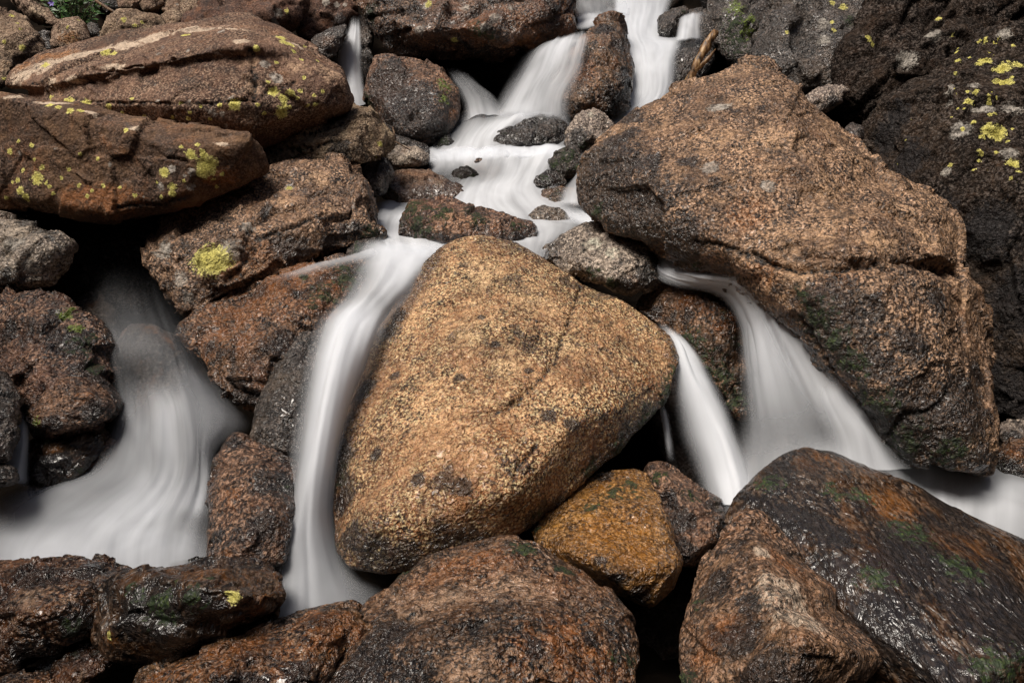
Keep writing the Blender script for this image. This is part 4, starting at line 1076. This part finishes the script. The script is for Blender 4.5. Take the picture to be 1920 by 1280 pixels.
boulder('boulder', 'long low rusty slab along the bottom beside the large front boulder', 1.88,
    [(236,1330),(258,1258),(330,1229),(420,1208),(500,1180),(560,1152),(610,1140),(662,1132),(700,1140),(680,1190),(620,1250),(580,1330)],
    [(330,1255,.05),(480,1205,.07),(600,1165,.06),(560,1230,.08),(400,1270,.08)], t=.35, mat='brown', ky=-.13, rnd=1, chips=14, chip=.035, amp=1.0,
    paint=[('rust',450,1225,110,2),('rust',600,1160,80,2),('rust',330,1250,80),('rust',500,1200,60,2),('rust',600,1160,40),('rust',350,1250,50,2),('rust',430,1240,50),('black',560,1260,50),('black',450,1280,50,2)])
boulder('boulder', 'large wet brown boulder at the bottom centre in front of the tan boulder', 2.05,
    [(556,1340),(574,1275),(600,1240),(640,1192),(690,1150),(722,1128),(740,1085),(800,1045),(850,1024),(900,1014),(976,1019),(1020,1040),(1082,1070),(1132,1112),(1182,1166),(1192,1232),(1186,1340)],
    [(690,1200,.1),(760,1110,.07),(850,1060,.06),(950,1050,.06),(880,1130,.15),(1040,1120,.12),(1120,1180,.12),(960,1200,.2),(780,1210,.17),(1080,1270,.15),(850,1290,.19)],
    t=.55, fac=0.5, chips=4, chip=0.015, mat='brown', ky=-.13, rnd=1, amp=1.0,
    paint=[('black',680,1250,90),('black',740,1180,60),('black',640,1210,50),('black',1010,1215,34),('black',760,1270,60),('black',620,1290,60),('black',1110,1190,24),('black',890,1170,24),('rust',1080,1220,90),('rust',900,1060,70,2),('rust',1030,1080,60),('rust',1120,1270,80),('rust',800,1090,60),('pale',830,1120,110,1.6),('pale',960,1090,100,1.6),('pale',880,1240,90),('pale',780,1150,70),('rust',1100,1240,120),('rust',1000,1200,70),('moss',975,1030,40),('moss',1185,1240,30),('moss',760,1070,26),('moss',1060,1065,24),('moss',1150,1230,24)],
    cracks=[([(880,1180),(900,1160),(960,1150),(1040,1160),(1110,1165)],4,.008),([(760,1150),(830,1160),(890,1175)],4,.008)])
boulder('boulder', 'wet orange boulder wedged under the lower right of the tan boulder', 2.5,
    [(990,985),(1028,940),(1075,905),(1122,879),(1190,873),(1216,890),(1236,930),(1262,990),(1282,1050),(1268,1092),(1216,1144),(1162,1120),(1140,1084),(1060,1058),(1008,1024)],
    [(1060,950,.06),(1150,900,.05),(1205,930,.06),(1068,1035,.14),(1110,1050,.17),(1150,1072,.19),(1255,1062,.15),(1248,1010,.12),(1210,1112,.08),(1165,1095,.14)], t=.4, fac=0.35, mat='orange', ky=-.16, rnd=1, chips=2, chip=0.01, amp=1.0,
    paint=[('moss',1150,920,36),('moss',1180,905,30),('moss',1110,950,26),('moss',1205,930,24),('moss',1000,990,20),('black',1120,1050,24),('black',1200,1120,40),('black',1150,1090,34),('black',1130,890,34),('rust',1150,990,80),('rust',1200,1040,50)])
boulder('rock', 'dark wedge shaped rock with a red top between the orange boulder and the fall', 2.66,
    [(1213,884),(1236,871),(1270,888),(1310,915),(1342,936),(1362,964),(1344,1010),(1300,1060),(1280,1070),(1262,1000),(1232,940)], [(1245,900,.04),(1300,940,.06),(1335,965,.05),(1300,1000,.07)], t=.4, mat='russet', ky=-.14, rnd=1, chips=14, chip=.035, cat='rock', amp=1.2,
    paint=[('black',1270,970,50),('black',1290,1030,40),('black',1250,930,30),('moss',1230,890,24),('moss',1300,925,24),('black',1330,945,20)])
boulder('boulder', 'pyramid shaped red brown rock with a pale broken face at the bottom right', 2.08,
    [(1270,1340),(1276,1200),(1292,1130),(1310,1060),(1345,1000),(1372,962),(1392,942),(1420,956),(1440,980),(1462,1010),(1500,1040),(1545,1075),(1574,1100),(1574,1114),(1556,1140),(1530,1200),(1500,1340)],
    [(1390,985,.06),(1428,1000,.09),(1440,1070,.17),(1450,1120,.23),(1500,1100,.12),(1545,1110,.07),(1330,1150,.1),(1360,1060,.09),(1320,1250,.1),(1400,1230,.17),(1450,1200,.22)],
    t=.45, extra=[([(1330,1330),(1400,1180),(1450,1120),(1530,1130),(1562,1146),(1600,1180),(1642,1212),(1648,1236),(1630,1262),(1590,1300),(1550,1340)],[(1450,1140,.25),(1475,1165,.29),(1510,1198,.3),(1570,1222,.22),(1625,1238,.12),(1400,1230,.2),(1420,1290,.17),(1500,1280,.2)],.3)], fac=0.3, mat='russet', ky=-.13, rnd=1, amp=0.8, chips=3, chip=.01,
    paint=[('cream',1478,1115,85),('cream',1500,1150,75),('cream',1450,1085,45),('cream',1432,1030,24),('pale',1560,1190,50),('black',1420,1270,100),('black',1500,1280,80),('black',1330,1100,60),('pale',1450,1090,30),('pale',1430,1040,14),('pale',1500,1170,30),('black',1450,1240,70),('black',1380,1200,60),('black',1340,1080,40),('rust',1350,1180,60),('rust',1470,1050,50),('rust',1320,1230,50),('moss',1285,1270,44),('moss',1300,1130,24),('black',1400,1130,40)])
boulder('boulder', 'huge dark wet rounded boulder filling the bottom right corner', 2.36,
    [(1352,975),(1388,920),(1430,880),(1470,850),(1508,831),(1560,838),(1622,880),(1702,920),(1800,962),(1920,1022),(2040,1070),(2060,1360),(1700,1360),(1640,1260),(1560,1140),(1450,1040)],
    [(1420,920,.06),(1510,860,.06),(1480,960,.14),(1600,960,.17),(1720,1010,.19),(1860,1080,.2),(1600,1100,.2),(1750,1180,.26),(1920,1220,.26),(1800,1300,.24)],
    t=.6, fac=0.12, chips=2, mat='slick', ky=-.13, rnd=4, amp=0.8,
    paint=[('black',1700,1050,130),('black',1850,1150,150),('black',1650,1150,100),('black',1560,1000,70),('black',1780,1280,130),('moss',1620,930,40),('moss',1560,920,34),('moss',1700,990,60),('moss',1800,1060,60),('moss',1440,900,40),('moss',1640,1080,50),('moss',1880,1250,80),('rust',1530,860,60),('rust',1680,950,80),('rust',1800,1020,80),('black',1480,980,80),('black',1560,1080,80)])
boulder('rock', 'black boulder deep in the gap below the orange boulder', 2.75,
    [(1180,1160),(1250,1110),(1300,1080),(1310,1200),(1290,1340),(1190,1340)], [(1240,1200,.02)], t=.3, mat='drowned', rnd=1, chips=14, chip=.035, cat='rock', vox=2)
boulder('rock', 'small brown stone in the bottom left trickle', 1.95,
    [(96,1290),(105,1240),(130,1212),(175,1205),(215,1232),(205,1262),(150,1300)], [(150,1240,.03),(170,1250,.05)], t=.2, mat='brown', rnd=1, chips=14, chip=.035, cat='rock', vox=2, paint=[('pale',145,1265,14)])
boulder('rock', 'rusty flat stone at the very bottom left', 1.85,
    [(-60,1300),(0,1268),(90,1250),(110,1280),(90,1340),(-60,1340)], [(40,1290,.03)], t=.2, mat='brown', rnd=1, chips=14, chip=.035, cat='rock', vox=2, paint=[('rust',50,1280,40)])
# --- right wall
boulder('boulder', 'black mossy boulder at the top right of the fall', 5.6,
    [(1315,-60),(1325,40),(1345,100),(1400,150),(1450,100),(1470,60),(1450,-60)], [(1380,20,.15),(1400,90,.12)], t=.6, mat='dark', rnd=1, chips=14, chip=.035, vox=2.2, amp=1.6,
    paint=[('bright_moss',1378,10,30),('moss',1390,40,50),('bright_moss',1400,55,24),('bright_moss',1410,30,20),('moss',1380,70,40)])
boulder('boulder', 'black flat faced boulder with pale lichen dots behind the peak', 4.9,
    [(1400,100),(1440,40),(1475,-60),(1640,-60),(1650,60),(1610,150),(1570,175),(1510,185),(1450,190)], [(1490,30,.15),(1580,40,.18),(1550,130,.14),(1470,110,.1)], t=.8, mat='dark', rnd=1, chips=14, chip=.035, vox=2.2, amp=1.4,
    paint=[('lichen',x,y,r*1.5) for x,y,r in [(1563,55,5),(1579,11,7),(1565,4,6),(1476,60,4),(1560,38,4)]]+[('grey_lichen',1545,40,20),('grey_lichen',1540,75,20),('grey_lichen',1621,25,20),('moss',1600,40,20),('pale',1430,60,16)])
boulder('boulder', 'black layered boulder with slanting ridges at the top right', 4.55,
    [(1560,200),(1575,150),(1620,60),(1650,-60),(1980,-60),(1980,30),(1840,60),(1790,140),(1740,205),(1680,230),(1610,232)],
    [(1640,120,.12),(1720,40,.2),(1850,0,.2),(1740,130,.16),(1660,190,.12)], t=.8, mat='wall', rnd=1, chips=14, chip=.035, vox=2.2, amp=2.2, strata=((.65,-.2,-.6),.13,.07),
    paint=[('bright_moss',1690,200,20,1.5),('lichen',1630,69,10),('lichen',1640,80,7),('lichen',1760,31,8),('lichen',1789,67,6),('grey_lichen',1700,110,30),('grey_lichen',1750,60,24)])
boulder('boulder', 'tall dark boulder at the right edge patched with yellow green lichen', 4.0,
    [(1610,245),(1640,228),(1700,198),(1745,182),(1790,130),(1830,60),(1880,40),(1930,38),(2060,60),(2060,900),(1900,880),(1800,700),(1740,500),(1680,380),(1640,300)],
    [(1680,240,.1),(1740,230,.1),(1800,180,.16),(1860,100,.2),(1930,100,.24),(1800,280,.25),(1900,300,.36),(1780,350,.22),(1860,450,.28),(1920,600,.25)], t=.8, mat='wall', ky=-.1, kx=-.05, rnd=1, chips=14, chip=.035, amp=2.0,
    paint=[('lichen',x,y,r*1.4) for x,y,r in [(1847,109,12),(1876,128,16),(1878,153,17),(1909,118,10),(1840,73,8),(1869,252,16),(1895,306,13),(1909,328,12),(1842,252,7),(1855,95,8),(1835,115,7),(1825,170,6),(1815,185,8),(1850,245,12),(1880,240,8),(1838,290,8)]]+[('lichen', random.uniform(1770,1915), random.uniform(60,350), random.uniform(3,7)) for _ in range(46)]+
      [('grey_lichen',x,y,r*1.4) for x,y,r in [(1800,237,20),(1774,168,12),(1891,281,18),(1822,157,10),(1790,250,14),(1880,60,14),(1830,200,14),(1850,200,16),(1900,200,20),(1780,190,10),(1770,320,10)]]+
      [('black',1660,260,50),('black',1700,300,60),('black',1680,215,40),('black',1850,430,90),('black',1900,560,100),('black',1750,400,60),('black',1880,740,100),('pale',1900,180,30),('moss',1640,320,20)])
boulder('rock', 'flat grey brown stone wedged behind the ridge of the large right boulder', 4.3,
    [(1498,195),(1520,172),(1560,158),(1592,165),(1580,190),(1540,215)], [(1545,178,.05)], t=.3, mat='grey', rnd=1, chips=14, chip=.035, cat='rock', vox=2, paint=[('black',1560,185,20)])
boulder('rock', 'small dark stone in the notch behind the large right boulder', 3.95,
    [(1580,240),(1600,232),(1618,240),(1622,262),(1600,275)], [(1603,248,.03)], t=.2, mat='dark', rnd=1, chips=14, chip=.035, cat='rock', vox=2)
boulder('rock', 'grey stone in the dark at the right edge above the lower pool', 3.0,
    [(1862,812),(1880,790),(1915,788),(1990,800),(1990,840),(1900,842)], [(1900,808,.04)], t=.25, mat='grey', rnd=1, chips=14, chip=.035, cat='rock', vox=2, paint=[('black',1900,820,30)])
boulder('rock', 'brown rock at the right edge rising from the lower pool', 2.85,
    [(1868,890),(1875,840),(1910,822),(1990,830),(1990,910),(1900,905)], [(1910,850,.05)], t=.25, mat='brown', rnd=1, chips=14, chip=.035, cat='rock', vox=2, paint=[('black',1890,880,40),('rust',1905,840,24)])
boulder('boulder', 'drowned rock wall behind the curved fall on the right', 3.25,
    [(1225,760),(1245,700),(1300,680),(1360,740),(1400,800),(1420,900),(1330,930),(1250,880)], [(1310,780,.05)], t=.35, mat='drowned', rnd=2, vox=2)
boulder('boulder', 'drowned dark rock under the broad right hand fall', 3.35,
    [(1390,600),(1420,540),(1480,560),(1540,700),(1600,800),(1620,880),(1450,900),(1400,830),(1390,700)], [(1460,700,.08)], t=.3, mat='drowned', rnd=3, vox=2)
# --- top left background rubble
BG = [
 ('rock','lichen spotted brown block in the top left corner',5.1,[(-40,30),(0,18),(48,28),(70,60),(88,100),(60,118),(0,150),(-40,150)],[(30,70,.12)],'stone',[('lichen',35,40,8),('lichen',28,28,8),('lichen',38,48,7),('lichen',45,93,9),('lichen',10,82,5)]),
 ('rock','brown rock at the left edge under the lichen spotted block',4.75,[(-40,105),(0,92),(22,110),(28,140),(5,165),(-40,170)],[(5,125,.08)],'stone',[('lichen',12,145,5)]),
 ('rock','pale slanted slab below the green shrub',5.6,[(10,-10),(40,-12),(80,12),(114,33),(100,52),(60,42),(40,25)],[(70,22,.07)],'stone',[('pale',70,20,30)]),
 ('rock','upright lichened stone with an orange band beside the shrub',5.3,[(98,95),(102,42),(125,28),(155,30),(168,75),(150,100)],[(130,55,.1)],'stone',[('grey_lichen',112,60,8),('lichen',125,55,4),('lichen',138,50,4),('rust',135,72,18,1.6)]),
 ('rock','dark stone in the gap right of the upright lichened stone',5.5,[(158,80),(162,45),(180,38),(190,70),(182,90)],[(174,58,.05)],'dark',[]),
 ('rock','dark stone in the gap left of the upright lichened stone',5.5,[(70,100),(72,60),(92,55),(104,80),(100,110)],[(86,75,.04)],'dark',[]),
 ('rock','broad lichened stone behind the crest of the split boulder',5.3,[(186,75),(200,38),(222,18),(262,24),(305,30),(312,60),(270,85),(200,90)],[(235,45,.12)],'stone',[('lichen',232,30,7),('lichen',255,45,8),('lichen',268,38,6),('lichen',235,35,5)]),
 ('rock','reddish stone behind the middle of the split boulder crest',5.5,[(296,62),(300,28),(320,12),(345,25),(350,55),(320,75)],[(322,38,.08)],'stone',[]),
 ('rock','tan slab leaning at the top edge above the rubble',5.9,[(222,16),(228,-30),(265,-40),(272,0),(258,24)],[(248,0,.06)],'stone',[]),
 ('rock','brown shard leaning at the top edge',5.9,[(262,20),(262,-30),(300,-30),(310,10),(290,28)],[(285,0,.06)],'stone',[]),
 ('rock','small rubble stone at the top edge beside the brown shard',5.9,[(300,22),(312,-8),(345,-12),(350,20),(325,32)],[(328,8,.06)],'stone',[('grey_lichen',335,5,6)]),
 ('rock','tan rubble stone at the top edge left of the dark red block',5.8,[(338,30),(340,-25),(375,-30),(395,8),(375,35)],[(362,8,.06)],'stone',[]),
 ('rock','small dark stone at the top edge behind the shrub',6.0,[(165,20),(170,-20),(225,-20),(230,15),(200,32)],[(195,5,.05)],'dark',[]),
 ('boulder','large dark red block behind the top of the split boulder',5.3,[(340,60),(352,30),(400,5),(450,-40),(560,-50),(570,20),(560,60),(500,75),(420,70)],[(430,30,.15),(510,20,.15)],'red',[('grey_lichen',527,25,12),('grey_lichen',522,48,12),('grey_lichen',515,40,8),('lichen',540,18,7)]),
 ('boulder','brown lichened block at the top between the red block and the overhang',5.5,[(556,40),(570,-50),(670,-50),(672,20),(640,60),(600,85),(575,78)],[(620,10,.12)],'red',[('grey_lichen',610,5,12),('grey_lichen',635,8,9),('grey_lichen',648,4,7),('black',640,50,30)]),
 ('rock','narrow brown rock left of the thin left fall',5.05,[(575,95),(590,70),(625,52),(648,40),(652,60),(630,100),(610,115)],[(615,75,.06)],'dark',[('rust',620,75,20)]),
 ('rock','dark rock behind the thin left fall',5.5,[(640,110),(645,40),(670,20),(700,60),(700,150),(670,190)],[(670,100,.05)],'dark',[]),
]
for i, (nm, lab, D, rim, fr, mt, pt) in enumerate(BG):
    boulder(nm, lab, D, rim, fr, t=.4, mat=mt, ky=-.1, rnd=1, cat=nm, vox=2.0, amp=1.5, chips=10, chip=.05, paint=pt, group='rubble behind the split boulder')
# ------------------------------------------------------------------ stick, shrub, twigs
def simple_material(name, cols, scale, rough=.6, stretch=(1, 1, 1)):
    m = bpy.data.materials.new(name)
    m.use_nodes = True
    nt = m.node_tree
    b = nt.nodes['Principled BSDF']
    tc = N(nt, 'ShaderNodeTexCoord')
    mp = N(nt, 'ShaderNodeMapping')
    mp.inputs['Scale'].default_value = stretch
    nt.links.new(tc.outputs['Object'], mp.inputs['Vector'])
    n = N(nt, 'ShaderNodeTexNoise')
    n.inputs['Scale'].default_value = scale
    n.inputs['Detail'].default_value = 7
    nt.links.new(mp.outputs[0], n.inputs['Vector'])
    nt.links.new(ramp(nt, n.outputs['Fac'], [(.35, cols[0]), (.5, cols[1]), (.65, cols[2])]), b.inputs['Base Color'])
    b.inputs['Roughness'].default_value = rough
    bp = N(nt, 'ShaderNodeBump')
    bp.inputs['Distance'].default_value = .006
    nt.links.new(n.outputs['Fac'], bp.inputs['Height'])
    nt.links.new(bp.outputs[0], b.inputs['Normal'])
    return m

def tube(bm, pts, radii, sides=8, wob=0.0, seed=0):
    rs = np.random.RandomState(seed)
    pts = [Vector(p) for p in pts]
    rings = []
    for i, p in enumerate(pts):
        d = (pts[min(i + 1, len(pts) - 1)] - pts[max(i - 1, 0)]).normalized()
        a = d.orthogonal().normalized() if i == 0 else (a - a.dot(d) * d).normalized()
        b = d.cross(a)
        rings.append([bm.verts.new(p + (a * math.cos(2 * math.pi * k / sides) + b * math.sin(2 * math.pi * k / sides)) * radii[i] * (1 + wob * rs.uniform(-1, 1))) for k in range(sides)])
    for r0, r1 in zip(rings[:-1], rings[1:]):
        for k in range(sides):
            bm.faces.new((r0[k], r0[(k + 1) % sides], r1[(k + 1) % sides], r1[k]))
    bm.faces.new(rings[0][::-1])
    bm.faces.new(rings[-1])

def bm_object(name, bm, mat, parent=None, origin=None):
    me = bpy.data.meshes.new(name)
    if origin is not None:
        for v in bm.verts: v.co -= Vector(origin)
    bmesh.ops.recalc_face_normals(bm, faces=bm.faces[:])
    bm.to_mesh(me)
    bm.free()
    me.polygons.foreach_set('use_smooth', np.ones(len(me.polygons), bool))
    o = link(name, me, mat, parent)
    if origin is not None: o.location = origin
    return o

MWOOD = simple_material('split_wood', ((.03, .018, .01), (.17, .085, .03), (.4, .26, .13)), 60, .5, (1, 1, .25))
bm = bmesh.new()
path = [(1282,172,4.35),(1292,152,4.34),(1301,134,4.33),(1308,118,4.32),(1313,104,4.33),(1322,90,4.34),(1327,76,4.35),(1338,62,4.36),(1344,60,4.36)]
W_ = [world_pt(*p) for p in path]
tube(bm, W_, [.02, .026, .02, .027, .019, .03, .022, .024, .004], 6, .07, 3)
for v in bm.verts: v.co.y += (W_[3][1] - v.co.y) * .35          # split flat
bo = bm_object('broken_stick', bm, MWOOD, origin=W_[0])
tag(bo, 'broken weathered stick leaning beside the peak of the large right boulder', 'stick')
bm = bmesh.new()
tube(bm, [W_[2], world_pt(1326, 112, 4.31), world_pt(1342, 92, 4.3)], [.014, .011, .003], 7, .3, 5)
bm_object('splinter', bm, MWOOD, parent=bo, origin=None).matrix_parent_inverse = Matrix.Translation(-Vector(W_[0]))

MTWIG = simple_material('dry_twig', ((.02, .012, .007), (.09, .045, .02), (.2, .12, .06)), 90, .6)
for lab, path, r in [
    ('thin dry twig lying in the crack above the flat grey slab stone', [(700,236,4.4),(735,262,4.36),(770,282,4.33)], .006),
    ('short rusty twig standing at the foot of the dark mossy boulder', [(742,262,4.4),(738,246,4.4),(736,238,4.42)], .006),
    ('pale stick lying in the rubble at the top left', [(180,2,5.6),(205,18,5.55),(222,26,5.5)], .012)]:
    bm = bmesh.new()
    W_ = [world_pt(*p) for p in path]
    tube(bm, W_, [r, r * .9, r * .5], 6, .2, 2)
    tag(bm_object('twig', bm, MTWIG, origin=W_[0]), lab, 'twig', 'twigs among the rocks')

# leafy shrub in the top left corner
MLEAF = simple_material('green_leaf', ((.012, .035, .008), (.03, .085, .015), (.08, .16, .03)), 25, .4)
MSTEM = simple_material('green_stem', ((.02, .03, .01), (.05, .07, .02), (.08, .1, .03)), 40, .6)
MPETAL = simple_material('violet_petal', ((.12, .08, .35), (.25, .18, .6), (.45, .38, .8)), 40, .5)
sb = world_pt(125, 75, 5.75)
shrub = bpy.data.objects.new('leafy_shrub', None)
COL.objects.link(shrub)
shrub.location = sb
tag(shrub, 'small green leafy shrub with a violet flower growing among the rubble', 'shrub')
rs = np.random.RandomState(4)
leaf_bm, stem_bm = bmesh.new(), bmesh.new()
tips = []
for k in range(34):
    x, y = rs.uniform(55, 190), rs.uniform(-40, 42)
    if y > 12 and x < 80: continue
    tip = Vector(world_pt(x, y, 5.75 + rs.uniform(-.15, .2))) - Vector(sb)
    base = Vector((rs.uniform(-.12, .12), rs.uniform(-.05, .1), 0))
    midp = base.lerp(tip, .55) + Vector((0, 0, .04))
    tube(stem_bm, [base, midp, tip], [.005, .004, .002], 5)
    tips.append(tip)
    for j in range(11):
        f = rs.uniform(.3, 1.05)
        c = base.lerp(tip, f) + Vector(rs.normal(size=3)) * .025
        d = Vector(rs.normal(size=3))
        d.z = abs(d.z) * .4
        d.normalize()
        n = Vector((rs.normal() * .5, rs.normal() * .5 - .4, 1)).normalized()
        side = d.cross(n).normalized()
        Lf, Wf = rs.uniform(.045, .08), rs.uniform(.011, .019)
        up = side.cross(d).normalized()
        ps = [c, c + d * Lf * .35 + side * Wf, c + d * Lf * .4 - up * .004, c + d * Lf * .35 - side * Wf, c + d * Lf - up * .012]
        vs = [leaf_bm.verts.new(p) for p in ps]
        leaf_bm.faces.new((vs[0], vs[1], vs[2]))
        leaf_bm.faces.new((vs[0], vs[2], vs[3]))
        leaf_bm.faces.new((vs[1], vs[4], vs[2]))
        leaf_bm.faces.new((vs[2], vs[4], vs[3]))
def child(name, bm, mat):
    me = bpy.data.meshes.new(name)
    bm.to_mesh(me)
    bm.free()
    return link(name, me, mat, shrub)
child('foliage', leaf_bm, MLEAF)
child('stem', stem_bm, MSTEM)
fb = bmesh.new()
fc = Vector(world_pt(97, 6, 5.6)) - Vector(sb)
for k in range(6):
    a = k * math.pi / 3
    d = Vector((math.cos(a), -.5, math.sin(a))).normalized()
    s_ = d.cross(Vector((0, -1, .3))).normalized()
    vs = [fb.verts.new(fc + q) for q in (Vector(), d * .014 + s_ * .007, d * .026, d * .014 - s_ * .007)]
    fb.faces.new(vs)
child('flower', fb, MPETAL)
